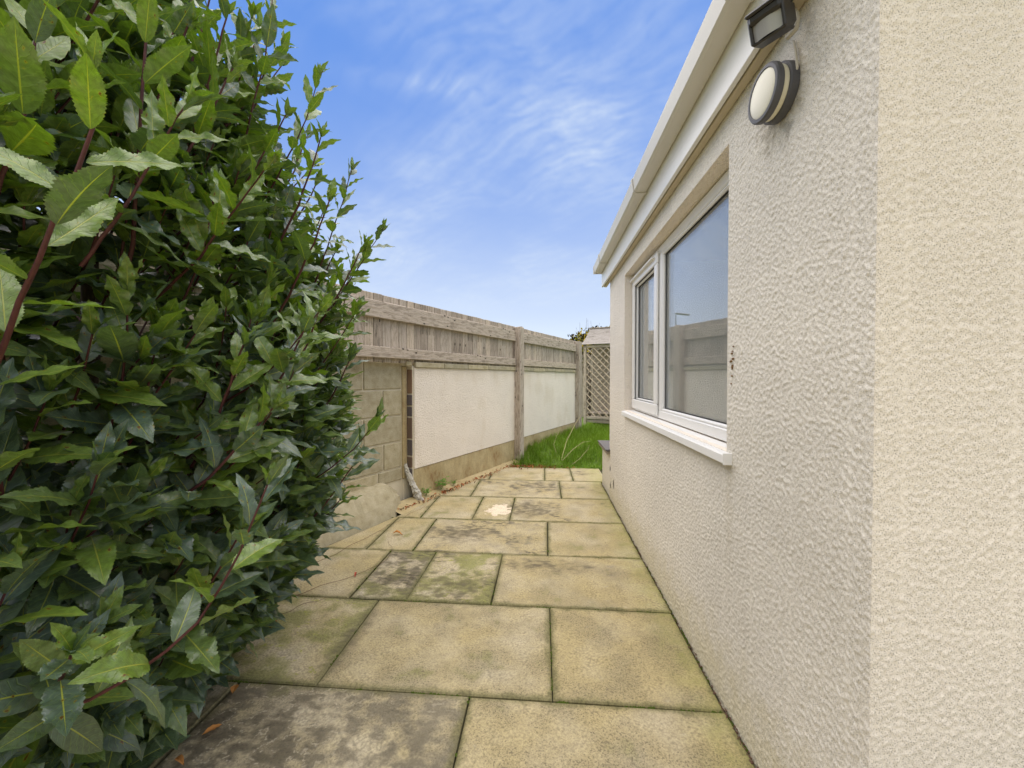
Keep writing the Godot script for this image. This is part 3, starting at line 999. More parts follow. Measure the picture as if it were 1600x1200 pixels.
	tube(st, [Vector3(-0.040, -0.040, -0.105), Vector3(-0.025, -0.061, -0.094), Vector3(-0.022, -0.088, -0.073), Vector3(-0.025, -0.115, -0.054), Vector3(-0.022, -0.145, -0.036), Vector3(-0.025, -0.165, -0.027), Vector3(-0.028, -0.187, -0.030), Vector3(-0.035, -0.190, -0.052)], [0.0065, 0.0065, 0.0065, 0.0065, 0.0065, 0.0065, 0.0065, 0.0065], 9)
	tube(st, [Vector3(-0.052, -0.080, -0.075), Vector3(-0.040, -0.105, -0.062), Vector3(-0.034, -0.135, -0.045), Vector3(-0.036, -0.160, -0.042), Vector3(-0.044, -0.178, -0.056)], [0.0055, 0.0055, 0.0055, 0.0055, 0.0055], 9)
	put("cable_loop", st.commit(), M.cable, t)

# ------------------------------------------------------------------ ground and paving
func boundary(p: Vector2) -> float:      # metres in front of the boundary plane (x, z)
	var a := deg_to_rad(TURN)
	return (p.x - FOOT.x) * cos(a) + (p.y - FOOT.z) * sin(a)

func along(t: float, off: float) -> Vector2:
	var a := deg_to_rad(TURN)
	return Vector2(FOOT.x + sin(a) * t + cos(a) * off, FOOT.z - cos(a) * t + sin(a) * off)

func build_ground() -> void:
	var gm := PlaneMesh.new()
	gm.size = Vector2(400, 400)
	var g := put("ground", gm, M.turf, self, Transform3D(Basis.IDENTITY, Vector3(0, -0.30, 0)))
	g.set_meta("kind", "structure")
	var unseen_yard := begin()  # pale ground out of view, placed to keep green bounce off the walls
	box(unseen_yard, Vector3(1.6, -0.06, 3.9), Vector3(9.0, 0.1, 8.2), 0.01)
	box(unseen_yard, Vector3(-7.0, -0.10, -2.0), Vector3(7.8, 0.1, 20.0), 0.01)
	put("unseen_yard", unseen_yard.commit(), M.plinth, self).set_meta("kind", "structure")
	var pat := Node3D.new()
	pat.name = "patio"
	pat.set_meta("kind", "structure")
	add_child(pat)
	put("bedding", box_mesh(Vector3(3.6, 0.06, 5.6), 0.002, Vector2.ZERO, Vector3(-1.0, -0.048, -2.5)), M.joint, pat)
	# clip line: slabs stop short of the wall, a little further out before the blockwork
	var clip := PackedVector2Array([along(-4.5, 0.19), along(-0.25, 0.175), along(0.2, 0.10), along(3.2, 0.11), Vector2(3, -9), Vector2(3, 1), Vector2(-4, 1)])
	for r in COLS.size():
		for c in COLS[r].size() - 1:
			var x0: float = COLS[r][c] + 0.0033
			var x1: float = COLS[r][c + 1] - 0.0033
			var z0: float = ROWS[r + 1] + 0.0035
			var z1: float = ROWS[r] - 0.0035
			var jag := 0.0035
			var quad := PackedVector2Array([Vector2(x0 + rng.randf_range(-jag, jag), z0 + rng.randf_range(-jag, jag)), Vector2(x1 + rng.randf_range(-jag, jag), z0 + rng.randf_range(-jag, jag)), Vector2(x1 + rng.randf_range(-jag, jag), z1 + rng.randf_range(-jag, jag)), Vector2(x0 + rng.randf_range(-jag, jag), z1 + rng.randf_range(-jag, jag))])
			var parts := Geometry2D.intersect_polygons(quad, clip)
			if parts.is_empty():
				continue
			var pg: PackedVector2Array = parts[0]
			var area := 0.0
			for k in pg.size():
				area += pg[k].cross(pg[(k + 1) % pg.size()]) * 0.5
			if absf(area) < 0.01:
				continue
			var tilt := Vector2(rng.randf_range(-0.004, 0.004), rng.randf_range(-0.004, 0.004))
			put("paving_slab", slab_mesh(pg, rng.randf_range(-0.0015, 0.0015), tilt), M.slab, pat)
	# a haunch of old mortar between the slabs and the wall
	var st := begin()
	var last := []
	var wob := noise(2.2, 17, 3)
	for k in 61:
		var t := -0.35 + k * 0.065
		var outer := 0.105 + 0.02 * wob.get_noise_1d(t * 3.0) + (0.075 * sstep(0.2, -0.25, t))
		var ring := [along(t, -0.02), along(t, 0.035 + 0.02 * wob.get_noise_1d(t * 4.0 + 9)), along(t, outer)]
		var hs := [0.035 + 0.008 * wob.get_noise_1d(t * 5.0 + 3), 0.026 + 0.012 * wob.get_noise_1d(t * 6.0), -0.004]
		var now := []
		for j in 3:
			now.append(Vector3(ring[j].x, hs[j], ring[j].y))
		if last.size():
			for j in 2:
				face(st, [last[j], now[j], now[j + 1], last[j + 1]], Vector3.UP, [Vector2(0, t), Vector2(0, t), Vector2(1, t), Vector2(1, t)])
		last = now
	put("mortar_haunch", st.commit(), M.plinth, pat)
	# moss in the joints
	st = begin()
	var mn := noise(3.0, 19, 2)
	for r in ROWS.size():
		for k in 520:
			var x := rng.randf_range(-1.6, 0.66)
			var z: float = ROWS[r]
			if mn.get_noise_2d(x * 2.0, z * 3.0) < 0.24 or boundary(Vector2(x, z)) < 0.15 or z > -0.9:
				continue
			tuft(st, Vector3(x, -0.006, z + rng.randf_range(-0.003, 0.003)), rng.randf_range(0.003, 0.0065))
	for r in COLS.size():
		for c in COLS[r].size():
			var x: float = COLS[r][c]
			if x < -1.1 or ROWS[r] > -0.5:
				continue
			var dense: float = -0.05 if c == 3 and r == 2 else (0.02 if c == COLS[r].size() - 1 else 0.30)
			for k in 110:
				var z := rng.randf_range(ROWS[r + 1], ROWS[r])
				if mn.get_noise_2d(x * 3.0 + 5.0, z * 3.0) < dense:
					continue
				tuft(st, Vector3(x + rng.randf_range(-0.004, 0.004), -0.007, z), rng.randf_range(0.003, 0.007))
	var mo := put("moss", st.commit(), M.moss, pat)
	mo.set_meta("kind", "stuff")
	# dirt along the foot of the house wall
	st = begin()
	for k in 520:
		var z := rng.randf_range(-4.5, -0.95)
		var s := rng.randf_range(0.002, 0.006)
		box(st, Vector3(WALL - rng.randf_range(0.004, 0.018), rng.randf_range(-0.004, 0.004), z), Vector3(s, s * 0.7, s * 1.6), s * 0.3, Transform3D.IDENTITY)
	put("debris", st.commit(), M.runner, pat).set_meta("kind", "stuff")
	# planting bed under the laurel
	st = begin()
	var bn := noise(5.0, 23, 3)
	var N := 34
	for j in N:
		for i in N:
			var q := []
			for w in [[i, j], [i + 1, j], [i + 1, j + 1], [i, j + 1]]:
				var x: float = lerpf(-3.6, -1.5, w[0] / float(N))
				var z: float = lerpf(-2.2, 0.9, w[1] / float(N))
				q.append(Vector3(x, 0.012 + 0.035 * bn.get_noise_2d(x, z) + 0.05 * sstep(-1.5, -1.9, x), z))
			face(st, q, Vector3.UP, [Vector2.ZERO, Vector2.RIGHT, Vector2.ONE, Vector2.DOWN])
	var bed := put("planting_bed", st.commit(), M.soil, self)
	bed.set_meta("kind", "structure")

func tuft(st: SurfaceTool, p: Vector3, r: float) -> void:
	var top := p + Vector3(0, r * 1.15, 0)
	var prev := p + Vector3(r, 0, 0)
	for k in 6:
		var t := TAU * (k + 1) / 6.0
		var rr := r * (0.8 + 0.4 * fposmod(sin(p.x * 913.0 + k * 37.0) * 43.0, 1.0)) if k < 5 else r
		var nx := p + Vector3(cos(t) * rr, 0, sin(t) * rr * 0.8)
		face(st, [prev, nx, top], (prev + nx) * 0.5 - p + Vector3(0, r, 0), [Vector2.ZERO, Vector2.RIGHT, Vector2.ONE])
		prev = nx

func slab_mesh(pg: PackedVector2Array, lift: float, tilt: Vector2) -> ArrayMesh:
	if Geometry2D.is_polygon_clockwise(pg):
		pg.reverse()
	var mid := Vector2.ZERO
	for p in pg:
		mid += p / pg.size()
	var ins := Geometry2D.offset_polygon(pg, -0.006, Geometry2D.JOIN_MITER)
	var top: PackedVector2Array = ins[0] if ins.size() else pg
	if Geometry2D.is_polygon_clockwise(top):
		top.reverse()
	var st := begin()
	var H := func(p: Vector2, y: float) -> Vector3: return Vector3(p.x, y + lift + (p - mid).dot(tilt), p.y)
	var UV := func(p: Vector2) -> Vector2: return Vector2((p.x + 1.8) / 2.5, (p.y + 5.4) / 5.0)
	var tri := Geometry2D.triangulate_polygon(top)
	for k in range(0, tri.size(), 3):
		var q := [top[tri[k]], top[tri[k + 1]], top[tri[k + 2]]]
		face(st, q.map(func(p): return H.call(p, 0.0)), Vector3.UP, q.map(UV))
	# chamfer and sides; the inset ring may start at another corner
	var same := top.size() == pg.size()
	var off := 0
	if same:
		for k in top.size():
			if top[k].distance_to(pg[0]) < top[off].distance_to(pg[0]):
				off = k
	for k in pg.size():
		var a := pg[k]
		var b := pg[(k + 1) % pg.size()]
		var o := (a + b) * 0.5 - mid
		if same:
			var c := top[(off + k + 1) % top.size()]
			var d := top[(off + k) % top.size()]
			face(st, [H.call(a, -0.005), H.call(b, -0.005), H.call(c, 0.0), H.call(d, 0.0)], Vector3(o.x, 1, o.y), [a, b, c, d].map(UV))
		face(st, [H.call(a, -0.005), H.call(b, -0.005), H.call(b, -0.022), H.call(a, -0.022)], Vector3(o.x, 0, o.y), [a, b, b, a].map(UV))
	return st.commit()

# ------------------------------------------------------------------ boundary wall and fence
func wall_thing(called: String, label: String, category: String) -> Node3D:   # local x along the wall, z out of it
	var a := deg_to_rad(TURN)
	var o := thing(called, label, category, FOOT)
	o.transform.basis = Basis(Vector3(sin(a), 0, -cos(a)), Vector3.UP, Vector3(cos(a), 0, sin(a)))
	return o

func build_boundary() -> void:
	# ---- rendered wall
	var t := wall_thing("garden_wall", "low garden wall with cream roughcast panels above a bare concrete plinth", "wall")
	var soft := noise(1.6, 95, 4)
	var tint := func(u: float, v: float) -> Color:
		var k := 0.98 + 0.06 * soft.get_noise_2d(u, v)
		var top := sstep(1.12, 1.28, v + 0.08 * soft.get_noise_2d(u * 3.0, v))
		var run := sstep(0.1, 0.6, soft.get_noise_2d(u * 1.4 + 30.0, v * 0.7)) * 0.30
		return Color(k, k, k).lerp(Color(0.78, 0.73, 0.62), clampf(top * 0.35 + run, 0, 1))
	for r in [[0.0, 2.058], [2.19, 4.618]]:
		var us := lines(r[0], r[1], 0.0055, 0.001)
		var vs := lines(0.308, 1.284, 0.0065, 0.0)
		var sheet := rough_sheet(us, vs, func(u, v): return Vector3(u, v, 0.012), Vector3.BACK, Vector3.RIGHT, 1.5, Rect2(), tint)
		var p := put("render_panel", sheet, M.panel_render, t)
		var st := begin()
		box(st, Vector3((r[0] + r[1]) / 2, 0.797, -0.001), Vector3(r[1] - r[0], 0.98, 0.022), 0.004)
		put("panel_backing", st.commit(), M.panel_render, p)
	var st := begin()
	box(st, Vector3(2.28, 0.66, -0.128), Vector3(4.68, 1.46, 0.11), 0.004)
	put("wall_core", st.commit(), M.mortar, t)
	st = begin()
	box(st, Vector3(2.31, 0.11, -0.003), Vector3(4.625, 0.385, 0.022), 0.004)
	put("plinth", st.commit(), M.plinth, t)
	# weathered coping strip in lengths
	var x := 0.0
	var kk := 0
	while x < 4.6:
		var w := minf(0.445, 4.615 - x)
		if w > 0.05:
			put("coping_stone", box_mesh(Vector3(w - 0.008, 0.052, 0.05), 0.005), M["block%d" % (kk % 4)], t, Transform3D(Basis.IDENTITY, Vector3(x + w / 2, 1.314 + rng.randf_range(-0.002, 0.002), 0.006)))
		x += 0.445
		kk += 1
	# the brick end that shows where the rendered wall steps forward
	var yb := 0.215
	kk = 0
	for h in [0.10, 0.115, 0.165, 0.215, 0.105, 0.115, 0.245]:
		put("brick", box_mesh(Vector3(0.03, h - 0.014, 0.062), 0.004), M["brick%d" % [2, 0, 2, 0, 2, 2, 1][kk]], t, Transform3D(Basis.IDENTITY, Vector3(-0.006 - 0.003 * (kk % 2), yb + h / 2, -0.034)))
		yb += h
		kk += 1
	st = begin()
	box(st, Vector3(-0.002, 0.74, -0.036), Vector3(0.026, 1.12, 0.07), 0.003)
	put("brick_mortar", st.commit(), M.mortar, t)
	# ---- block wall beyond, set back
	t = wall_thing("block_wall", "weathered concrete block wall on a sloping footing, partly behind the laurel", "wall")
	var zf := -0.068
	st = begin()
	box(st, Vector3(-1.58, 0.69, zf - 0.058), Vector3(3.06, 1.42, 0.09), 0.004)
	put("mortar_bed", st.commit(), M.mortar, t)
	var yy := 0.215
	for c in 5:
		var hh: float = [0.125, 0.245, 0.248, 0.245, 0.258][c]
		var bx: float = -0.082 - [0.30, 0.235, 0.46, 0.24, 0.46][c]
		var right := -0.082
		while right > -3.1:
			var w := right - bx
			var m := box_mesh(Vector3(w - 0.014, hh - 0.014, 0.10), 0.006)
			put("block", m, M["block%d" % (rng.randi() % 4)], t, Transform3D(Basis(Vector3.UP, rng.randf_range(-0.004, 0.004)), Vector3(right - w / 2, yy + hh / 2, zf - 0.05 + rng.randf_range(-0.002, 0.002))))
			right = bx
			bx = right - 0.452
		yy += hh
	st = begin()
	box(st, Vector3(-0.048, 0.76, zf - 0.03), Vector3(0.058, 1.08, 0.075), 0.008)
	put("pale_mortar_edge", st.commit(), M.plinth, t)
	st = begin()
	box(st, Vector3(-0.065, 1.322, zf + 0.03), Vector3(0.075, 0.046, 0.10), 0.006)
	put("packing_stone", st.commit(), M.block2, t)
	# concrete footing, battered face and uneven top
	st = begin()
	var fn := noise(4.0, 29, 3)
	var rows := []
	for k in 60:
		var u := lerpf(-3.1, -0.20, k / 59.0)
		var e := 1.0 - sstep(-0.42, -0.20, u) * 0.55
		var top := (0.235 + 0.02 * fn.get_noise_1d(u * 2.0)) * lerpf(0.6, 1.0, sstep(-0.2, -0.34, u))
		rows.append([Vector3(u, top + 0.012, zf - 0.01), Vector3(u, top, zf + 0.085 * e + 0.008 * fn.get_noise_1d(u * 3.0 + 5)), Vector3(u, top - 0.035, zf + 0.115 * e + 0.01 * fn.get_noise_1d(u * 3.0 + 8)), Vector3(u, 0.10, zf + 0.17 * e + 0.012 * fn.get_noise_1d(u * 5.0 + 20)), Vector3(u, -0.02, zf + 0.215 * e + 0.01 * fn.get_noise_1d(u * 4.0 + 33))])
	for k in 59:
		for j in 4:
			face(st, [rows[k][j], rows[k + 1][j], rows[k + 1][j + 1], rows[k][j + 1]], Vector3(0, 0.5, 1), [Vector2.ZERO, Vector2.RIGHT, Vector2.ONE, Vector2.DOWN])
	var ends: Array = rows[59]
	for j in 4:
		face(st, [ends[j], ends[j + 1], Vector3(-0.20, -0.02, zf - 0.01)], Vector3.RIGHT, [Vector2.ZERO, Vector2.RIGHT, Vector2.ONE])
	put("footing", st.commit(), M.block0, t)
	# lump of grey cement in the corner of the step
	st = begin()
	var ln := noise(9.0, 31, 3)
	var last_ring := []
	for k in 31:
		var f := k / 30.0
		var c := Vector3(lerpf(-0.055, 0.022, pow(f, 1.4)), lerpf(0.36, -0.02, f), lerpf(-0.06, 0.07, f))
		var ring := []
		for j in 19:
			var a := TAU * j / 18.0
			var dirv := Vector3(cos(a), 0.25 * sin(a), sin(a))
			var rr: float = lerpf(0.016, 0.038, f) * (1.0 + 0.55 * ln.get_noise_3d(c.x * 3.0 + dirv.x * 0.09, c.y * 3.0, c.z * 3.0 + dirv.z * 0.09)) + 0.007 * ln.get_noise_3d(dirv.x * 0.4, c.y * 12.0, dirv.z * 0.4 + 5.0)
			ring.append(c + dirv * rr)
		if last_ring.size():
			for j in 18:
				face(st, [last_ring[j], last_ring[j + 1], ring[j + 1], ring[j]], (ring[j] - c), [Vector2.ZERO, Vector2.RIGHT, Vector2.ONE, Vector2.DOWN])
		last_ring = ring
	put("cement_fillet", st.commit(), M.cement, t)
	build_fence()

func build_fence() -> void:
	var t := wall_thing("fence", "weathered grey timber fence of upright boards standing on the garden wall", "fence")
	var boards := []
	for k in 6:
		boards.append(box_mesh(Vector3(0.0985, 0.59, 0.018), 0.003, Vector2(k * 0.171, k * 0.37)))
	var x := -3.2
	while x < 4.74:
		var o := put("board", boards[rng.randi() % 6], M["wood%d" % (rng.randi() % 5)], t, Transform3D(Basis(Vector3.UP, rng.randf_range(-0.03, 0.03)), Vector3(x + 0.05, 1.620 + rng.randf_range(-0.002, 0.002), -0.012 + rng.randf_range(-0.003, 0.003))))
		x += 0.1005
	# rails, one length per bay
	for bay in [[-3.2, -1.14], [-1.02, 2.056], [2.19, 4.616]]:
		for r in [[1.775, 0.145], [1.41, 0.098]]:
			put("rail", box_mesh(Vector3(bay[1] - bay[0], r[1], 0.038), 0.005, Vector2(rng.randf(), rng.randf())), M["wood%d" % [0, 2, 4][rng.randi() % 3]], t, Transform3D(Basis.IDENTITY, Vector3((bay[0] + bay[1]) / 2, r[0], 0.018)))
	var k := 0
	for px in [[-1.14, -1.02, 1.93], [2.06, 2.186, 1.905], [4.62, 4.77, 1.90]]:
		put("post", box_mesh(Vector3(px[1] - px[0], px[2] + 0.15, 0.10), 0.008, Vector2(0.13 * k, 0.4 * k)), M["wood%d" % [2, 0, 4][k]], t, Transform3D(Basis.IDENTITY, Vector3((px[0] + px[1]) / 2, px[2] / 2 - 0.075, 0.052)))
		k += 1
	# a small finial of sawn board on the middle post
	put("post_cap", box_mesh(Vector3(0.05, 0.014, 0.06), 0.003), M.wood3, t, Transform3D(Basis.IDENTITY, Vector3(2.16, 1.911, 0.05)))
	# ---- fence across the end of the garden
	t = wall_thing("rear_fence", "timber board fence across the end of the garden behind the arbour", "fence")
	x = -2.2
	while x < 4.2:
		put("board", boards[rng.randi() % 6], M["wood%d" % (rng.randi() % 5)], t, Transform3D(Basis(Vector3.UP, PI / 2).scaled_local(Vector3(1, 2.9, 1)), Vector3(7.4, 0.95, x)))
		x += 0.1005
	put("rail", box_mesh(Vector3(0.038, 0.1, 5.2), 0.004), M.wood0, t, Transform3D(Basis.IDENTITY, Vector3(7.37, 1.5, 2.4)))

# ------------------------------------------------------------------ arbour
func build_arbour() -> void:
	var t := wall_thing("arbour", "weathered garden arbour with lattice side and boarded roof beside the fence end", "arbour")
	var x0 := 5.40
	var x1 := 6.00
	var z0 := -0.035
	var z1 := 1.30
	for p in [Vector2(x0, z0), Vector2(x0, z1), Vector2(x1, z0), Vector2(x1, z1)]:
		put("post", box_mesh(Vector3(0.055, 1.88, 0.055), 0.005, Vector2(p.x, p.y)), M.wood2, t, Transform3D(Basis.IDENTITY, Vector3(p.x, 0.94, p.y)))
	for x in [x0, x1]:
		put("rail", box_mesh(Vector3(0.045, 0.05, z1 - z0 - 0.056), 0.004), M.wood2, t, Transform3D(Basis.IDENTITY, Vector3(x, 1.855, (z0 + z1) / 2)))
		put("rail", box_mesh(Vector3(0.045, 0.055, z1 - z0 - 0.056), 0.004), M.wood0, t, Transform3D(Basis.IDENTITY, Vector3(x, 0.335, (z0 + z1) / 2)))
	put("bottom_board", box_mesh(Vector3(0.03, 0.075, z1 - z0 - 0.06), 0.004), M.wood3, t, Transform3D(Basis.IDENTITY, Vector3(x0 + 0.01, 0.26, (z0 + z1) / 2)))
	# two crossed layers of slats in front, the same behind
	var za := z0 + 0.03
	var zb := z1 - 0.03
	var ya := 0.362
	var yb := 1.83
	for layer in [[x0 - 0.006, -1.0, "pale_wood"], [x0 + 0.007, 1.0, "wood0"], [x1 + 0.02, -1.0, "wood0"]]:
		var s: float = layer[1]
		var c := -3.0
		while c < 4.0:
			# the line y = c + s * z, clipped to the panel
			var pa := Vector2(za, c + s * za)
			var pb := Vector2(zb, c + s * zb)
			if s < 0:
				if pa.y > yb: pa = Vector2((yb - c) / s, yb)
				if pb.y < ya: pb = Vector2((ya - c) / s, ya)
			else:
				if pa.y < ya: pa = Vector2((ya - c) / s, ya)
				if pb.y > yb: pb = Vector2((yb - c) / s, yb)
			if pb.x - pa.x > 0.03:
				var d := pb - pa
				var b := Basis(Vector3.RIGHT, atan2(-d.y, d.x))
				put("lattice_slat", box_mesh(Vector3(0.009, 0.021, d.length()), 0.002, Vector2(c, c)), M[layer[2]], t, Transform3D(b, Vector3(layer[0], (pa.y + pb.y) / 2, (pa.x + pb.x) / 2)))
			c += 0.142
	# boarded back and a seat; the darker wood stands in for the dim inside
	for k in 16:
		put("seat_slat" if k < 4 else "back_board", box_mesh(Vector3(0.11 if k < 4 else 0.016, 0.02 if k < 4 else 0.147, 1.3 if k > 3 else 1.2), 0.003), M.wood3, t, Transform3D(Basis.IDENTITY, Vector3(x0 + 0.1 + k * 0.13, 0.42, 0.62) if k < 4 else Vector3(x1 - 0.05, 0.12 + (k - 4) * 0.15, 0.62)))
	# roof: lapped boards on a pitch towards us and one away, with hip boards at the end
	var ridge := Vector3(6.0, 2.285, 0)
	var eave := Vector3(5.33, 1.885, 0)
	var n := 6
	for side in 2:
		for k in n:
			var f0 := k / float(n)
			var f1 := (k + 1.18) / float(n)
			# a slight bell-cast: flatter at the foot
			var c0 := eave.lerp(ridge, f0) - Vector3(0, 0.045 * sin(PI * f0), 0)
			var c1 := eave.lerp(ridge, minf(f1, 1.0)) - Vector3(0, 0.045 * sin(PI * minf(f1, 1.0)), 0)
			if side == 1:
				c0.x = 12.0 - c0.x
				c1.x = 12.0 - c1.x
			var d := c1 - c0
			var b := Basis(Vector3.BACK, atan2(d.y, d.x))
			put("roof_board", box_mesh(Vector3(d.length(), 0.012, z1 - z0 + 0.16), 0.003, Vector2(k * 0.17, k * 0.3)), M["roof_wood"], t, Transform3D(b, (c0 + c1) / 2 + Vector3(0, 0.012 + 0.002 * k, (z0 + z1) / 2)))
	put("ridge_board", box_mesh(Vector3(0.07, 0.022, z1 - z0 + 0.18), 0.004), M.wood3, t, Transform3D(Basis.IDENTITY, Vector3(6.0, 2.315, (z0 + z1) / 2)))

# ------------------------------------------------------------------ low wall behind the house
func build_low_wall() -> void:
	var t := thing("low_wall", "knee high cream rendered wall with dark stone capping off the house corner", "wall", Vector3(WALL, 0, -4.31))
	var plain := func(u: float, v: float) -> Color:
		var k := 0.97 - 0.12 * sstep(0.15, 0.0, v)
		return Color(k, k, k * 0.97)
	var us := lines(4.056, 4.555, 0.012, 0.0)
	var vs := lines(-0.03, 0.425, 0.012, 0.0)
	put("render", rough_sheet(us, vs, func(u, v): return Vector3(0.002, v, -u + 4.31), Vector3.LEFT, Vector3.FORWARD, 0.8, Rect2(), plain), M.render, t)
	put("core", box_mesh(Vector3(1.5, 0.46, 0.49), 0.006, Vector2.ZERO, Vector3(0.756, 0.20, 0.0)), M.panel_render, t)
	for k in 3:
		var c := put("capping_stone", box_mesh(Vector3(0.52, 0.014, 0.60), 0.004), M.coping, t, Transform3D(Basis.IDENTITY, Vector3(0.215 + k * 0.525, 0.470, 0.0)))
		put("bedding_edge", box_mesh(Vector3(0.51, 0.036, 0.585), 0.008), M.cap_edge, c, Transform3D(Basis.IDENTITY, Vector3(0.003, -0.0255, 0)))

# ------------------------------------------------------------------ lawn
func lawn_height(x: float, z: float) -> float:
	return 0.17 * sstep(-5.25, -6.3, z) + 0.02 * sin(x * 3.1 + z * 2.3)

func build_lawn() -> void:
	var st := begin()
	var nx := 44
	var nz := 40
	for j in nz:
		for i in nx:
			var q := []
			for w in [[i, j], [i + 1, j], [i + 1, j + 1], [i, j + 1]]:
				var x: float = lerpf(-3.0, 4.5, w[0] / float(nx))
				var z: float = lerpf(-13.0, -5.29, w[1] / float(nz))
				q.append(Vector3(x, lawn_height(x, z) - 0.03, z))
			face(st, q, Vector3.UP, [Vector2.ZERO, Vector2.RIGHT, Vector2.ONE, Vector2.DOWN])
	put("lawn", st.commit(), M.turf, self).set_meta("kind", "structure")
	# tufts of blades
	var tufts := []
	for v in 5:
		var g := begin()
		for b in 16:
			var a := rng.randf() * TAU
			var p := Vector3(rng.randfn(0, 0.022), 0, rng.randfn(0, 0.022))
			var hh := rng.randf_range(0.06, 0.165)
			var lean := Vector3(cos(a), 0, sin(a)) * rng.randf_range(0.2, 1.1) * hh
			var wd := Vector3(-sin(a), 0, cos(a)) * rng.randf_range(0.0016, 0.0032)
			var k := rng.randf()
			var c := Color(0.30, 0.52, 0.06).lerp(Color(0.54, 0.70, 0.17), k)
			if rng.randf() < 0.07:
				c = Color(0.42, 0.38, 0.16)
			var last := p
			for s in 3:
				var f := (s + 1) / 3.0
				var nxt := p + Vector3(0, hh * f * (1.0 - 0.25 * f), 0) + lean * f * f
				var w0 := wd * (1.0 - s / 3.0)
				var w1 := wd * (1.0 - f) + wd * 0.08
				for tri in [[last - w0, last + w0, nxt + w1], [last - w0, nxt + w1, nxt - w1]]:
					for vv in tri:
						g.set_normal(Vector3(cos(a) * 0.4, 0.9, sin(a) * 0.4).normalized())
						g.set_color(c)
						g.add_vertex(vv)
				last = nxt
		tufts.append(g.commit())
	var all := begin()
	for k in 4600:
		var z := -5.27 - 4.6 * pow(rng.randf(), 1.5)
		var x := rng.randf_range(-0.9, 2.2)
		if boundary(Vector2(x, z)) < 0.03 or (x > 0.63 and z > -4.62):
			continue
		var edge := 0.55 + 0.55 * sstep(-5.27, -5.7, z)
		if boundary(Vector2(x, z)) < 0.25:
			edge *= 1.15
		var s := rng.randf_range(0.7, 1.15) * edge
		all.append_from(tufts[rng.randi() % 5], 0, Transform3D(Basis(Vector3.UP, rng.randf() * TAU).scaled(Vector3(s, s, s)), Vector3(x, lawn_height(x, z) - 0.032, z)))
	put("grass", all.commit(), M.grass, self).set_meta("kind", "stuff")
	# broad leaved plants in the grass edge
	var dk := thing("dock_plant", "broad leaved green weed in the front edge of the long grass", "weed", Vector3(0.10, 0.02, -5.42))
	for k in 7:
		put("leaf", weed_leaf(0.11, 0.05), M.weed, dk, Transform3D(Basis(Vector3.UP, k * 0.9) * Basis(Vector3.RIGHT, -0.5 - 0.1 * (k % 3)), Vector3.ZERO))
	# dead stalks leaning out of the grass
	for s in [
		["tall pale dead stalk leaning right through the middle of the grass", [Vector3(0.24, 0.05, -5.55), Vector3(0.33, 0.30, -5.75), Vector3(0.47, 0.52, -5.95), Vector3(0.58, 0.66, -6.1)], 0.004],
		["low dead stalk bent towards the capped wall", [Vector3(0.25, 0.05, -5.5), Vector3(0.40, 0.19, -5.6), Vector3(0.55, 0.28, -5.7), Vector3(0.66, 0.28, -5.75)], 0.0032],
		["thin dead stalk curling upright on the left of the grass", [Vector3(0.20, 0.05, -5.75), Vector3(0.14, 0.22, -5.8), Vector3(0.20, 0.38, -5.85), Vector3(0.30, 0.50, -5.9)], 0.0028],
		["fine dead stalk nearly lying along the grass front", [Vector3(0.38, 0.03, -5.38), Vector3(0.48, 0.09, -5.45), Vector3(0.60, 0.20, -5.55), Vector3(0.63, 0.26, -5.6)], 0.0026]]:
		st = begin()
		var pts: Array = s[1]
		tube(st, pts, [s[2], s[2] * 0.9, s[2] * 0.7, s[2] * 0.35], 6)
		var o := put("dead_stalk", st.commit(), M.straw, self)
		tag(o, s[0], "stalk", "dead stalks in the grass")

func weed_leaf(l: float, w: float) -> ArrayMesh:
	var st := begin()
	var n := 7
	for k in n:
		for s in [-1.0, 1.0]:
			var q := []
			for e in [[k, 0], [k + 1, 0], [k + 1, 1], [k, 1]]:
				var f: float = e[0] / float(n)
				var ww: float = w * 0.5 * sin(PI * pow(f, 0.8)) * e[1] * s
				q.append(Vector3(ww, 0.15 * absf(ww) - 0.25 * l * f * f + 0.004 * sin(f * 17.0) * e[1], -l * f))
			if q[0].distance_to(q[3]) < 1e-5 and q[1].distance_to(q[2]) < 1e-5:
				continue
			face(st, q, Vector3.UP, [Vector2.ZERO, Vector2.RIGHT, Vector2.ONE, Vector2.DOWN])
	return st.commit()

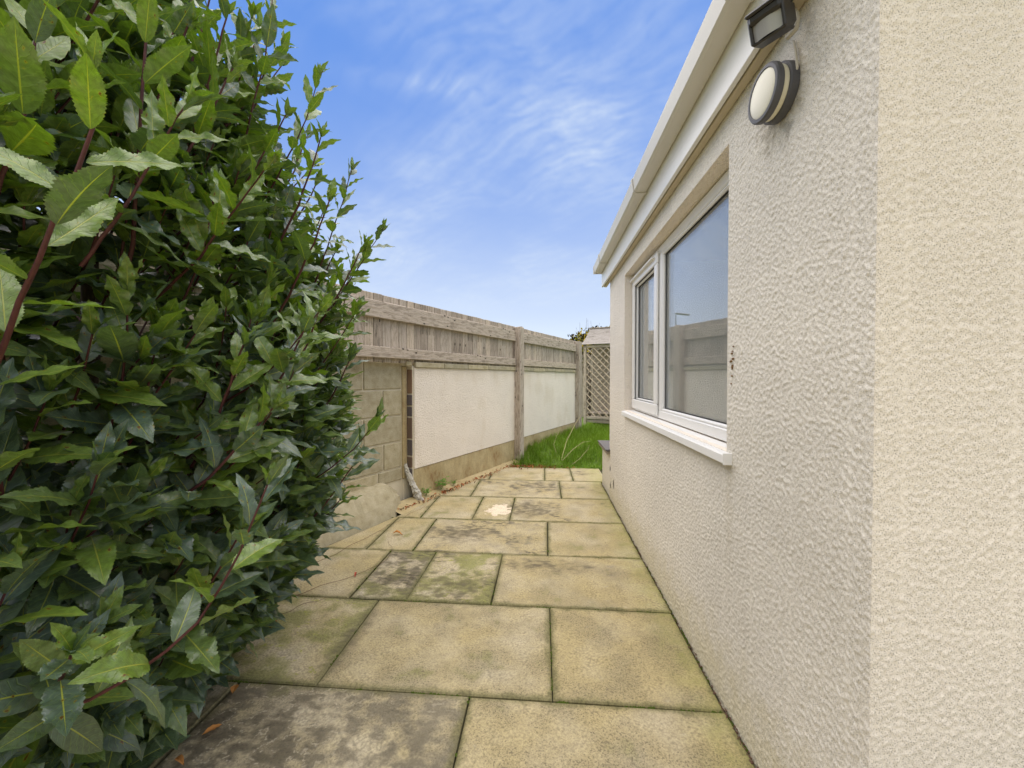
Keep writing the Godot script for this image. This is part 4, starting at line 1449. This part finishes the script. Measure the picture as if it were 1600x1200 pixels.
# ------------------------------------------------------------------ litter and small plants
func build_litter() -> void:
	var shapes := []
	for k in 3:
		var st := begin()
		var n := 8
		var curl := [1.4, 0.7, 2.0][k] as float
		for i in n:
			for s in [-1.0, 1.0]:
				var q := []
				for e in [[i, 0], [i + 1, 0], [i + 1, 1], [i, 1]]:
					var f: float = e[0] / float(n)
					var ww: float = 0.5 * sin(PI * pow(f, 0.85)) * [0.36, 0.42, 0.3][k] * e[1] * s
					q.append(Vector3(ww, 0.5 * absf(ww) * curl + 0.16 * sin(PI * f * curl * 0.7) + 0.02 * sin(f * 21.0) * e[1], f - 0.5))
				face(st, q, Vector3.UP, [Vector2.ZERO, Vector2.RIGHT, Vector2.ONE, Vector2.DOWN])
		shapes.append(st.commit())
	for l in [
		[Vector3(-1.165, 0.004, -1.405), 0.062, 0.5, 0, "orange fallen leaf standing on edge by the long slab joint beside the laurel"],
		[Vector3(-1.105, 0.004, -1.235), 0.060, -0.4, 0, "orange fallen leaf in the middle of the darkest near slab"],
		[Vector3(-1.115, 0.004, -1.125), 0.052, 1.2, 0, "orange fallen leaf at the lower edge of the darkest near slab"],
		[Vector3(-1.275, 0.004, -1.262), 0.04, 1.7, 0, "small orange fallen leaf half under the hanging laurel leaves"],
		[Vector3(-1.46, 0.006, -1.925), 0.07, 0.9, 0, "orange brown fallen leaf at the mossy joint under the laurel"],
		[Vector3(-1.31, 0.004, -1.82), 0.06, 1.4, 1, "brown fallen leaf lying flat on the greenest slab"],
		[Vector3(-1.10, 0.004, -2.93), 0.08, 1.75, 0, "orange fallen leaf alone on the pale slab before the footing"],
		[Vector3(-1.125, 0.004, -2.30), 0.045, 0.2, 2, "small pinkish red fallen leaf on the slab with the creeping stem"]]:
		var o := put("fallen_leaf", shapes[rng.randi() % 3], M["dry_leaf%d" % l[3]], self, Transform3D(Basis(Vector3.UP, l[2]).scaled(Vector3.ONE * l[1]), l[0] + Vector3(0, 0.004, 0)))
		tag(o, l[4], "leaf", "fallen leaves on the slabs")
	# drift of red brown leaves at the grass edge and along the mortar
	var st := begin()
	for k in 420:
		var p: Vector2
		if k < 230:
			p = Vector2(-0.30 + rng.randfn(0, 0.22), -5.30 + rng.randfn(0, 0.05))
			if rng.randf() < 0.3:
				p.x += rng.randf_range(0, 0.5)
		else:
			p = along(rng.randf_range(-0.3, 1.6), 0.11 + rng.randfn(0, 0.025))
		if boundary(p) < 0.05:
			continue
		var s := rng.randf_range(0.018, 0.045)
		var c := Color(0.33, 0.085, 0.035).lerp(Color(0.42, 0.19, 0.07), rng.randf())
		if rng.randf() < 0.3:
			c = Color(0.16, 0.10, 0.05)
		var b := (Basis(Vector3.UP, rng.randf() * TAU) * Basis(Vector3.RIGHT, rng.randfn(0, 0.5)) * Basis(Vector3.BACK, rng.randfn(0, 0.5))).scaled(Vector3.ONE * s)
		var src: Array = shapes[rng.randi() % 3].surface_get_arrays(0)
		var vs: PackedVector3Array = src[Mesh.ARRAY_VERTEX]
		var ns: PackedVector3Array = src[Mesh.ARRAY_NORMAL]
		for i in vs.size():
			st.set_color(c)
			st.set_normal((b * ns[i]).normalized())
			st.add_vertex(b * vs[i] + Vector3(p.x, 0.010 + rng.randf() * 0.0, p.y))
	put("leaf_litter", st.commit(), M.litter, self).set_meta("kind", "stuff")
	# runners of a creeping plant over the slabs
	for r in [
		["thin reddish creeping stem trailing from the laurel along the block footing", [Vector2(-1.60, -2.05), Vector2(-1.43, -2.45), Vector2(-1.30, -2.85), Vector2(-1.17, -3.3), Vector2(-1.08, -3.6)]],
		["thin creeping stem that passes the pink leaf on the slabs", [Vector2(-1.62, -1.75), Vector2(-1.38, -2.02), Vector2(-1.15, -2.26), Vector2(-1.03, -2.42), Vector2(-1.02, -2.62), Vector2(-1.12, -2.8)]],
		["thin creeping stem crossing the greenest slab towards the laurel", [Vector2(-1.75, -1.5), Vector2(-1.5, -1.68), Vector2(-1.3, -1.9), Vector2(-1.16, -2.05)]]]:
		st = begin()
		var pts := []
		var rad := []
		var cv := Curve3D.new()
		for p in r[1]:
			cv.add_point(Vector3(p.x, 0.006, p.y))
		var L := cv.get_baked_length()
		for k in 40:
			var p := cv.sample_baked(L * k / 39.0)
			pts.append(p + Vector3(0.006 * sin(k * 1.1), 0.004 + 0.004 * sin(k * 0.8), 0.005 * sin(k * 0.7)))
			rad.append(0.0016 - 0.0008 * k / 39.0)
		tube(st, pts, rad, 5)
		var o := put("creeping_stem", st.commit(), M.runner, self)
		tag(o, r[0], "stem", "creeping stems on the paving")
	# seedlings at the foot of the plinth
	for w in [["bright green seedling at the plinth foot, largest of three", along(0.36, 0.05), 0.12], ["bright green seedling at the plinth foot close to the cement lump", along(0.12, 0.05), 0.07], ["small bright green seedling between the largest one and the leaf drift", along(0.56, 0.06), 0.05]]:
		var o := thing("seedling", w[0], "weed", Vector3(w[1].x, 0.025, w[1].y), 0.0, "seedlings along the plinth")
		var sn: int = 6
		for k in sn:
			var st2 := begin()
			var a: float = k * 2.4
			var tip: Vector3 = Vector3(cos(a) * 0.45, 0.55 + 0.1 * k, sin(a) * 0.45) * w[2]
			tube(st2, [Vector3.ZERO, tip * 0.5 + Vector3(0, 0.01, 0), tip], [0.0016, 0.0013, 0.0009], 5)
			var stem := put("stem", st2.commit(), M.weed, o)
			for j in 4:
				put("leaf", weed_leaf(w[2] * 0.36, w[2] * 0.26), M.weed, stem, Transform3D(Basis(Vector3.UP, a + j * 1.6) * Basis(Vector3.RIGHT, 0.3), tip * (0.55 + 0.15 * j)))

# ------------------------------------------------------------------ far plants and the lamp post
func build_beyond() -> void:
	var t := thing("yellow_tree", "golden leaved small tree showing above the arbour roof", "tree", Vector3(1.75, -0.2, -11.8))
	var st := begin()
	tube(st, [Vector3.ZERO, Vector3(0.03, 0.9, 0.02), Vector3(0, 1.7, 0)], [0.07, 0.06, 0.035], 9)
	for k in 7:
		var a := k * 0.9
		tube(st, [Vector3(0, 1.2 + 0.1 * k, 0), Vector3(cos(a) * 0.4, 1.9 + 0.08 * k, sin(a) * 0.4), Vector3(cos(a) * 0.8, 2.4, sin(a) * 0.8)], [0.025, 0.016, 0.008], 6)
	put("trunk", st.commit(), M.bark_old, t)
	st = begin()
	for k in 8000:
		var d := Vector3(rng.randfn(), rng.randfn(), rng.randfn()).normalized()
		var r := pow(rng.randf(), 0.4)
		var p := Vector3(d.x * 1.25, 2.06 + d.y * 0.76, d.z * 0.95) * Vector3(r, 1, r) + Vector3(0, (r - 1.0) * d.y * 0.5, 0)
		p += Vector3(rng.randfn(0, 0.05), rng.randfn(0, 0.05), rng.randfn(0, 0.05))
		var c := Color(0.62, 0.44, 0.05).lerp(Color(0.32, 0.33, 0.05), pow(rng.randf(), 1.6))
		bit(st, p, rng.randf_range(0.04, 0.07), c)
	put("crown", st.commit(), M.yellow_leaf, t).set_meta("kind", "stuff")
	t = thing("wispy_shrub", "loose shrub with thin bare twigs rising behind the arbour roof", "shrub", Vector3(1.2, 0.0, -10.7))
	var all := begin()
	var lv := begin()
	for k in 9:
		var a := rng.randf_range(-0.9, 0.35) + (0.0 if k < 7 else 1.0)
		var tip := Vector3(sin(a) * rng.randf_range(0.25, 0.6), rng.randf_range(2.3, 2.85), rng.randf_range(-0.2, 0.2))
		var pts := []
		var rad := []
		for j in 9:
			var f := j / 8.0
			pts.append(Vector3(0, 0, 0).lerp(tip, f) + Vector3(0.05 * sin(f * 6.0 + k), 0.25 * sin(PI * f) * 0.3, 0))
			rad.append(0.010 * (1.0 - f) + 0.0022)
		tube(all, pts, rad, 5)
		for j in 26:
			var f := rng.randf_range(0.55, 1.0)
			var p: Vector3 = pts[int(f * 8)] + Vector3(rng.randfn(0, 0.045), rng.randfn(0, 0.05), rng.randfn(0, 0.04))
			bit(lv, p, rng.randf_range(0.018, 0.032), Color(0.07, 0.10, 0.03).lerp(Color(0.2, 0.2, 0.04), rng.randf() * rng.randf()))
	put("stems", all.commit(), M.bark_old, t).set_meta("kind", "stuff")
	put("foliage", lv.commit(), M.yellow_leaf, t).set_meta("kind", "stuff")
	# lamp post in the road behind the fence; the window mirrors its head
	t = thing("street_lamp", "slim grey street lamp far behind the fence, mirrored in the window", "street lamp", Vector3(-10.9, -0.3, -39.0))
	st = begin()
	tube(st, [Vector3.ZERO, Vector3(0, 1.2, 0), Vector3(0, 1.25, 0), Vector3(0, 7.4, 0)], [0.09, 0.085, 0.06, 0.045], 12)
	put("column", st.commit(), M.iron, t)
	st = begin()
	box(st, Vector3(0.35, 7.45, 0.2), Vector3(1.3, 0.13, 0.34), 0.05, Transform3D(Basis(Vector3.BACK, 0.12), Vector3.ZERO))
	put("lamp_head", st.commit(), M.iron, t)

func bit(st: SurfaceTool, p: Vector3, s: float, c: Color) -> void:
	var b := Basis.from_euler(Vector3(rng.randf() * TAU, rng.randf() * TAU, rng.randf() * TAU))
	var q := [p + b * Vector3(0, 0, -s), p + b * Vector3(s * 0.5, 0, 0), p + b * Vector3(0, 0, s), p + b * Vector3(-s * 0.5, 0, 0)]
	for j in [0, 1, 2, 0, 2, 3]:
		st.set_normal(b.y if b.y.y > 0 else -b.y)
		st.set_color(c)
		st.add_vertex(q[j])

# ------------------------------------------------------------------ the bay laurel
const BUSH := Vector3(-1.55, 0, -1.15)
const BUSH_R := Vector2(0.755, 1.16)

func bush_profile(y: float) -> float:
	var ys := [0.0, 0.2, 0.4, 0.7, 1.1, 1.5, 1.9, 2.3, 2.6, 2.95]
	var rs := [0.30, 0.60, 0.80, 0.95, 1.0, 0.96, 0.80, 0.55, 0.30, 0.03]
	for k in ys.size() - 1:
		if y <= ys[k + 1]:
			return lerpf(rs[k], rs[k + 1], clampf((y - ys[k]) / (ys[k + 1] - ys[k]), 0, 1))
	return 0.05

func leaf_mesh(n: int, across: Array, cell: int, len: float, width: float, droop: float, fold: float, wave: float, ph: float) -> ArrayMesh:
	var P := PackedVector3Array()
	var UV := PackedVector2Array()
	var m := across.size()
	for i in n + 1:
		var t := i / float(n)
		var w := width * 0.5 * pow(sin(PI * pow(t, 0.82)), 0.78) * (1.0 - 0.30 * sstep(0.78, 1.0, t)) + 0.0009
		# serrate edge
		if n > 20 and i > 1 and i < n - 1:
			w *= 1.0 + (0.075 if i % 2 == 0 else -0.06)
		for s in across:
			var a: float = absf(s)
			var z := fold * a * w - droop * len * t * t
			z += wave * a * a * len * 0.10 * sin(t * 19.0 + ph + (1.3 if s > 0 else 0.0)) * sin(PI * t)
			z -= 0.12 * fold * w * a * a
			P.append(Vector3(s * w, z, -len * (t - 0.22 * droop * t * t)))
			UV.append(Vector2((cell + 0.5 + 0.47 * s) / 4.0, 0.02 + 0.96 * t))
	var I := PackedInt32Array()
	for i in n:
		for j in m - 1:
			var a := i * m + j
			var b := a + 1
			var c := a + m + 1
			var d := a + m
			I.append_array([a, c, b, a, d, c])
	var N := PackedVector3Array()
	N.resize(P.size())
	for k in range(0, I.size(), 3):
		var nn := (P[I[k + 2]] - P[I[k]]).cross(P[I[k + 1]] - P[I[k]])
		for e in 3:
			N[I[k + e]] += nn
	for k in N.size():
		N[k] = N[k].normalized()
		if N[k].y < 0:
			N[k] = -N[k]
	return arrays_mesh(P, N, I, PackedColorArray(), UV)

var leaves := []       # [Transform3D, variant, distance to the eye, out of the bush]
var stems := []        # [points, radii, hero]

func add_leaf(base: Vector3, dir: Vector3, up: Vector3, size: float, young: float, order := 0.0) -> void:
	dir = dir.normalized()
	var x := dir.cross(up).normalized()
	if x.length() < 0.5:
		x = dir.cross(Vector3(0.3, 0.1, 1)).normalized()
	var y := x.cross(dir)
	# the leaf mesh points along -z with its face to +y
	var b := Basis(x, y, -dir)
	b = b * Basis(Vector3.BACK, rng.randfn(0, 0.28))
	var cell: int = 2 if rng.randf() < young else ([0, 0, 1, 3, 3, 1][rng.randi() % 6])
	var v: int = cell * 4 + rng.randi() % 4
	leaves.append([Transform3D(b.scaled(Vector3.ONE * size), base), v, 0.0])

func shoot(pts: Array, n_leaves: int, size: float, young: float, bare := 0.25, hero := false, thick := 0.0035) -> void:
	var cv := Curve3D.new()
	for k in pts.size():
		var a: Vector3 = pts[maxi(k - 1, 0)]
		var b: Vector3 = pts[mini(k + 1, pts.size() - 1)]
		var tg := (b - a) * 0.16
		cv.add_point(pts[k], -tg, tg)
	var L := cv.get_baked_length()
	var line := []
	var rad := []
	var ns := 12 if hero else 6
	for k in ns:
		var f := k / float(ns - 1)
		line.append(cv.sample_baked(L * f) + Vector3(rng.randfn(0, 0.0015), rng.randfn(0, 0.0015), rng.randfn(0, 0.0015)))
		rad.append(thick * (1.25 - 0.75 * f))
	stems.append([line, rad, hero])
	var ang := rng.randf() * TAU
	for k in n_leaves:
		var f := bare + (1.0 - bare) * (k + 0.5 + rng.randf_range(-0.2, 0.2)) / n_leaves
		var p := cv.sample_baked(L * f)
		var d := (cv.sample_baked(minf(L, L * f + 0.01)) - cv.sample_baked(L * f - 0.01)).normalized()
		var s1 := d.cross(Vector3(0.2, 0.9, 0.35)).normalized()
		var s2 := s1.cross(d)
		ang += 2.4 + rng.randfn(0, 0.25)
		var rdir := s1 * cos(ang) + s2 * sin(ang)
		var open := deg_to_rad(lerpf(66.0, 24.0, pow(f, 2.2)) + rng.randfn(0, 9.0))
		var ld := d * cos(open) + rdir * sin(open)
		ld += Vector3(0, -0.10 + 0.1 * f, 0)
		var up := d * sin(open) - rdir * cos(open)
		up = (up + Vector3(0.10, 0.45, 0.12)).normalized()
		var sz := size * lerpf(1.08, 0.62, pow(f, 3.0)) * rng.randf_range(0.78, 1.14)
		var off := rdir * thick
		add_leaf(p + off, ld, up, sz, young * (0.4 + 0.9 * f))
	# the closing tuft of small young leaves
	var e: Vector3 = line[-1]
	var ed: Vector3 = (line[-1] - line[-2]).normalized()
	for k in 4:
		var s1 := ed.cross(Vector3(0.2, 0.9, 0.35)).normalized()
		var s2 := s1.cross(ed)
		var a := ang + k * 1.7
		var rdir := s1 * cos(a) + s2 * sin(a)
		add_leaf(e, ed * 0.92 + rdir * 0.36, ed * 0.3 - rdir + Vector3(0, 0.3, 0), size * rng.randf_range(0.32, 0.55), minf(1.0, young * 2.0))

func build_bush() -> void:
	var t := thing("bay_laurel", "large dense bay laurel bush with glossy dark leaves beside the paving", "bush", BUSH)
	# leading shoots that stand clear of the mass
	var H := [
		[[Vector3(-1.0, 0.95, -0.66), Vector3(-0.88, 1.18, -0.57), Vector3(-0.76, 1.34, -0.54), Vector3(-0.69, 1.45, -0.53), Vector3(-0.65, 1.53, -0.53), Vector3(-0.63, 1.62, -0.52)], 13, 0.088, 0.7, 0.007],
		[[Vector3(-0.95, 1.44, -0.85), Vector3(-0.91, 1.67, -0.84), Vector3(-0.88, 1.77, -0.82), Vector3(-0.86, 1.92, -0.81), Vector3(-0.84, 2.07, -0.80)], 18, 0.086, 0.55, 0.006],
		[[Vector3(-1.06, 1.87, -1.31), Vector3(-0.99, 2.08, -1.29), Vector3(-0.93, 2.23, -1.28), Vector3(-0.90, 2.39, -1.27), Vector3(-0.88, 2.48, -1.26)], 17, 0.076, 0.4, 0.0045],
		[[Vector3(-1.09, 1.82, -1.45), Vector3(-0.97, 1.99, -1.44), Vector3(-0.88, 2.14, -1.43), Vector3(-0.82, 2.29, -1.42)], 15, 0.076, 0.4, 0.0045],
		[[Vector3(-0.99, 1.58, -1.65), Vector3(-0.90, 1.79, -1.64), Vector3(-0.84, 1.94, -1.63), Vector3(-0.80, 2.05, -1.62)], 15, 0.074, 0.35, 0.0045],
		[[Vector3(-1.00, 1.39, -1.68), Vector3(-0.87, 1.57, -1.68), Vector3(-0.77, 1.70, -1.67), Vector3(-0.69, 1.81, -1.66)], 14, 0.076, 0.35, 0.0045],
		[[Vector3(-1.05, 1.06, -1.52), Vector3(-0.92, 1.19, -1.53), Vector3(-0.81, 1.34, -1.53), Vector3(-0.73, 1.47, -1.53)], 14, 0.080, 0.3, 0.0045],
		[[Vector3(-1.03, 0.73, -1.42), Vector3(-0.83, 0.82, -1.41), Vector3(-0.69, 0.93, -1.41), Vector3(-0.60, 1.04, -1.40)], 14, 0.084, 0.2, 0.0045],
		[[Vector3(-1.10, 0.50, -0.68), Vector3(-0.85, 0.59, -0.66), Vector3(-0.75, 0.64, -0.69), Vector3(-0.67, 0.71, -0.72), Vector3(-0.61, 0.83, -0.75), Vector3(-0.56, 0.97, -0.77)], 12, 0.088, 0.3, 0.0055],
		[[Vector3(-0.99, 1.39, -0.95), Vector3(-0.86, 1.49, -0.94), Vector3(-0.75, 1.61, -0.93), Vector3(-0.66, 1.70, -0.92)], 14, 0.080, 0.5, 0.005],
		[[Vector3(-0.95, 1.10, -1.08), Vector3(-0.82, 1.17, -1.07), Vector3(-0.70, 1.27, -1.06), Vector3(-0.62, 1.37, -1.06)], 13, 0.080, 0.3, 0.0045],
		[[Vector3(-0.97, 1.48, -0.63), Vector3(-0.93, 1.57, -0.63), Vector3(-0.90, 1.68, -0.64), Vector3(-0.88, 1.83, -0.64)], 12, 0.088, 0.5, 0.005],
		[[Vector3(-0.91, 0.89, -1.03), Vector3(-0.81, 1.00, -1.04), Vector3(-0.74, 1.10, -1.04), Vector3(-0.68, 1.22, -1.05)], 13, 0.086, 0.25, 0.0045],
		[[Vector3(-0.92, 1.41, -0.73), Vector3(-0.84, 1.52, -0.74), Vector3(-0.78, 1.64, -0.75), Vector3(-0.72, 1.74, -0.76)], 13, 0.086, 0.55, 0.005],
		[[Vector3(-1.05, 1.88, -1.13), Vector3(-1.02, 2.03, -1.14), Vector3(-1.00, 2.15, -1.14)], 11, 0.080, 0.45, 0.0045]]
	for h in H:
		shoot(h[0], h[1], h[2] * 1.65, h[3], 0.2, true, h[4] * 0.62)
	# the mass: shoots that grow out of the crown and turn upwards
	var made := 0
	while made < 580:
		var y := rng.randf_range(0.12, 2.85)
		var pr := bush_profile(y)
		if rng.randf() > pr + 0.1:
			continue
		var a := rng.randf() * TAU
		var facing := Vector3(cos(a), 0, sin(a))
		if facing.dot(Vector3(0.93, 0, 0.37)) < -0.15 and rng.randf() < 0.72:
			continue
		var sf := Vector3(BUSH.x + BUSH_R.x * pr * cos(a), y, BUSH.z + BUSH_R.y * pr * sin(a))
		var outw := Vector3(cos(a) / BUSH_R.x, 0.0, sin(a) / BUSH_R.y).normalized()
		var rise := lerpf(0.18, 1.15, sstep(0.25, 1.6, y))
		var d := (outw * lerpf(0.9, 0.62, sstep(0.3, 2.0, y)) + Vector3(0, rise, 0) + Vector3(rng.randfn(0, 0.22), rng.randfn(0, 0.16), rng.randfn(0, 0.22))).normalized()
		var L := rng.randf_range(0.30, 0.52)
		var tip := sf + d * rng.randf_range(-0.12, 0.0)
		var mid := tip - d * L * 0.5 - Vector3(0, 0.03, 0)
		var root := tip - d * L * 0.8 - outw * L * 0.25 - Vector3(0, 0.10, 0)
		shoot([root, mid, tip], rng.randi_range(11, 15), lerpf(0.19, 0.155, sstep(0.4, 2.0, y)), lerpf(0.10, 0.62, sstep(0.7, 2.0, y)), 0.12, false, 0.0034)
		made += 1
	# longer leaders that run up over the face with their red bark showing
	for k in 44:
		var y := rng.randf_range(0.45, 2.35)
		var a := deg_to_rad(rng.randf_range(-75.0, 105.0))
		var pr := bush_profile(y)
		var outw := Vector3(cos(a) / BUSH_R.x, 0.0, sin(a) / BUSH_R.y).normalized()
		var sf := Vector3(BUSH.x + BUSH_R.x * pr * cos(a), y, BUSH.z + BUSH_R.y * pr * sin(a))
		var d := (outw * 0.42 + Vector3(0.12, lerpf(0.5, 0.95, sstep(0.5, 1.6, y)), -0.12) + Vector3(rng.randfn(0, 0.16), 0, rng.randfn(0, 0.16))).normalized()
		var L := rng.randf_range(0.40, 0.58)
		var tip := sf + outw * rng.randf_range(0.02, 0.10) + d * 0.06
		shoot([tip - d * L - outw * 0.10 - Vector3(0, 0.04, 0), tip - d * L * 0.5 - Vector3(0, 0.02, 0), tip], rng.randi_range(11, 14), lerpf(0.165, 0.138, sstep(0.5, 2.0, y)), lerpf(0.15, 0.65, sstep(0.7, 1.9, y)), 0.16, true, 0.0045)
	# loose upright sprigs round the top
	for k in 26:
		var y := rng.randf_range(1.55, 2.35)
		var a := deg_to_rad(rng.randf_range(-85.0, 95.0))
		var pr := bush_profile(y)
		var outw := Vector3(cos(a) / BUSH_R.x, 0.0, sin(a) / BUSH_R.y).normalized()
		var sf := Vector3(BUSH.x + BUSH_R.x * pr * cos(a), y, BUSH.z + BUSH_R.y * pr * sin(a))
		var d := (outw * 0.34 + Vector3(rng.randfn(0, 0.12), 1.0, rng.randfn(0, 0.12))).normalized()
		var tip := sf + outw * rng.randf_range(0.06, 0.16) + d * 0.12
		shoot([tip - d * 0.5 - outw * 0.08, tip - d * 0.25 - outw * 0.02, tip], 13, 0.125, 0.6, 0.2, true, 0.004)
	# shaded older leaves deeper in
	for k in 3300:
		var y := rng.randf_range(0.08, 2.7)
		var pr := bush_profile(y) * rng.randf_range(0.62, 0.92)
		var a := rng.randf() * TAU
		if Vector3(cos(a), 0, sin(a)).dot(Vector3(0.93, 0, 0.37)) < -0.2 and rng.randf() < 0.6:
			continue
		var p := Vector3(BUSH.x + BUSH_R.x * pr * cos(a), y, BUSH.z + BUSH_R.y * pr * sin(a))
		var outw := Vector3(cos(a), rng.randf_range(-0.5, 0.6), sin(a))
		add_leaf(p, outw + Vector3(rng.randfn(0, 0.5), rng.randfn(0, 0.3), rng.randfn(0, 0.5)), Vector3.UP + outw * 0.3, rng.randf_range(0.13, 0.17), 0.0)
	# variants: unit length leaves
	var fine := []
	var coarse := []
	var middle := []
	for c in 4:
		for k in 4:
			var wd := rng.randf_range(0.29, 0.37)
			var dr := [0.05, 0.16, 0.30, -0.06][k] as float
			var fo := rng.randf_range(0.12, 0.42)
			var wa := rng.randf_range(0.2, 0.62)
			var ph := rng.randf() * 6.0
			fine.append(leaf_mesh(46, [-1.0, -0.9, -0.5, -0.06, 0.06, 0.5, 0.9, 1.0], c, 1.0, wd, dr, fo, wa, ph))
			middle.append(leaf_mesh(24, [-1.0, -0.5, 0.0, 0.5, 1.0], c, 1.0, wd, dr, fo, wa, ph))
			coarse.append(leaf_mesh(9, [-1.0, 0.0, 1.0], c, 1.0, wd, dr, fo, wa, ph))
	# the leaves that stand largest and freest become parts, the rest one mass
	var eye := Vector3(0, 1.19, 0)
	for l in leaves:
		var p: Vector3 = l[0].origin
		var q := p - BUSH
		var ins := Vector2(q.x / BUSH_R.x, q.z / BUSH_R.y).length() / maxf(0.1, bush_profile(p.y))
		var d := p.distance_to(eye)
		var side := absf((p - eye).normalized().signed_angle_to(Vector3(-0.08, 0, -1), Vector3.UP))
		l[2] = d / l[0].basis.x.length() * (1.0 + 3.0 * maxf(0.0, 1.0 - ins)) + (1000.0 if side > 0.95 or absf(p.y - eye.y) > 0.95 * d else 0.0)
	leaves.sort_custom(func(a, b): return a[2] < b[2])
	for k in 300:
		var l: Array = leaves[k]
		var x: Transform3D = l[0]
		x.origin -= BUSH
		put("leaf", fine[l[1]], M.leaf, t, x)
	var st := begin()
	for k in range(300, leaves.size()):
		var l: Array = leaves[k]
		var x: Transform3D = l[0]
		x.origin -= BUSH
		st.append_from(fine[l[1]] if k < 1100 else (middle[l[1]] if k < 4400 else coarse[l[1]]), 0, x)
	put("foliage", st.commit(), M.leaf, t).set_meta("kind", "stuff")
	# wood
	var tw := begin()
	for s in stems:
		var pts: Array = s[0].map(func(p): return p - BUSH)
		if s[2]:
			var b := begin()
			tube(b, pts, s[1], 9)
			put("branch", b.commit(), M.bark_young, t)
		else:
			tube(tw, pts, s[1], 5, false)
	put("twigs", tw.commit(), M.bark_young, t).set_meta("kind", "stuff")
	for k in 7:
		var b := begin()
		var a := k * 0.9 + 0.3
		var r := 0.25 + 0.3 * (k % 3) / 2.0
		tube(b, [Vector3(cos(a) * 0.08, -0.02, sin(a) * 0.08), Vector3(cos(a) * r * 0.5, 0.6, sin(a) * r * 0.6), Vector3(cos(a) * r, 1.3, sin(a) * r * 1.3), Vector3(cos(a) * r * 1.1, 2.1, sin(a) * r * 1.4)], [0.032, 0.024, 0.016, 0.008], 9)
		put("trunk", b.commit(), M.bark_old, t)

func _ready() -> void:
	rng.seed = 20240611
	camera_and_light()
	materials()
	build_ground()
	build_house()
	build_boundary()
	build_low_wall()
	build_lawn()
	build_arbour()
	build_beyond()
	build_bush()
	build_fittings()
	build_litter()
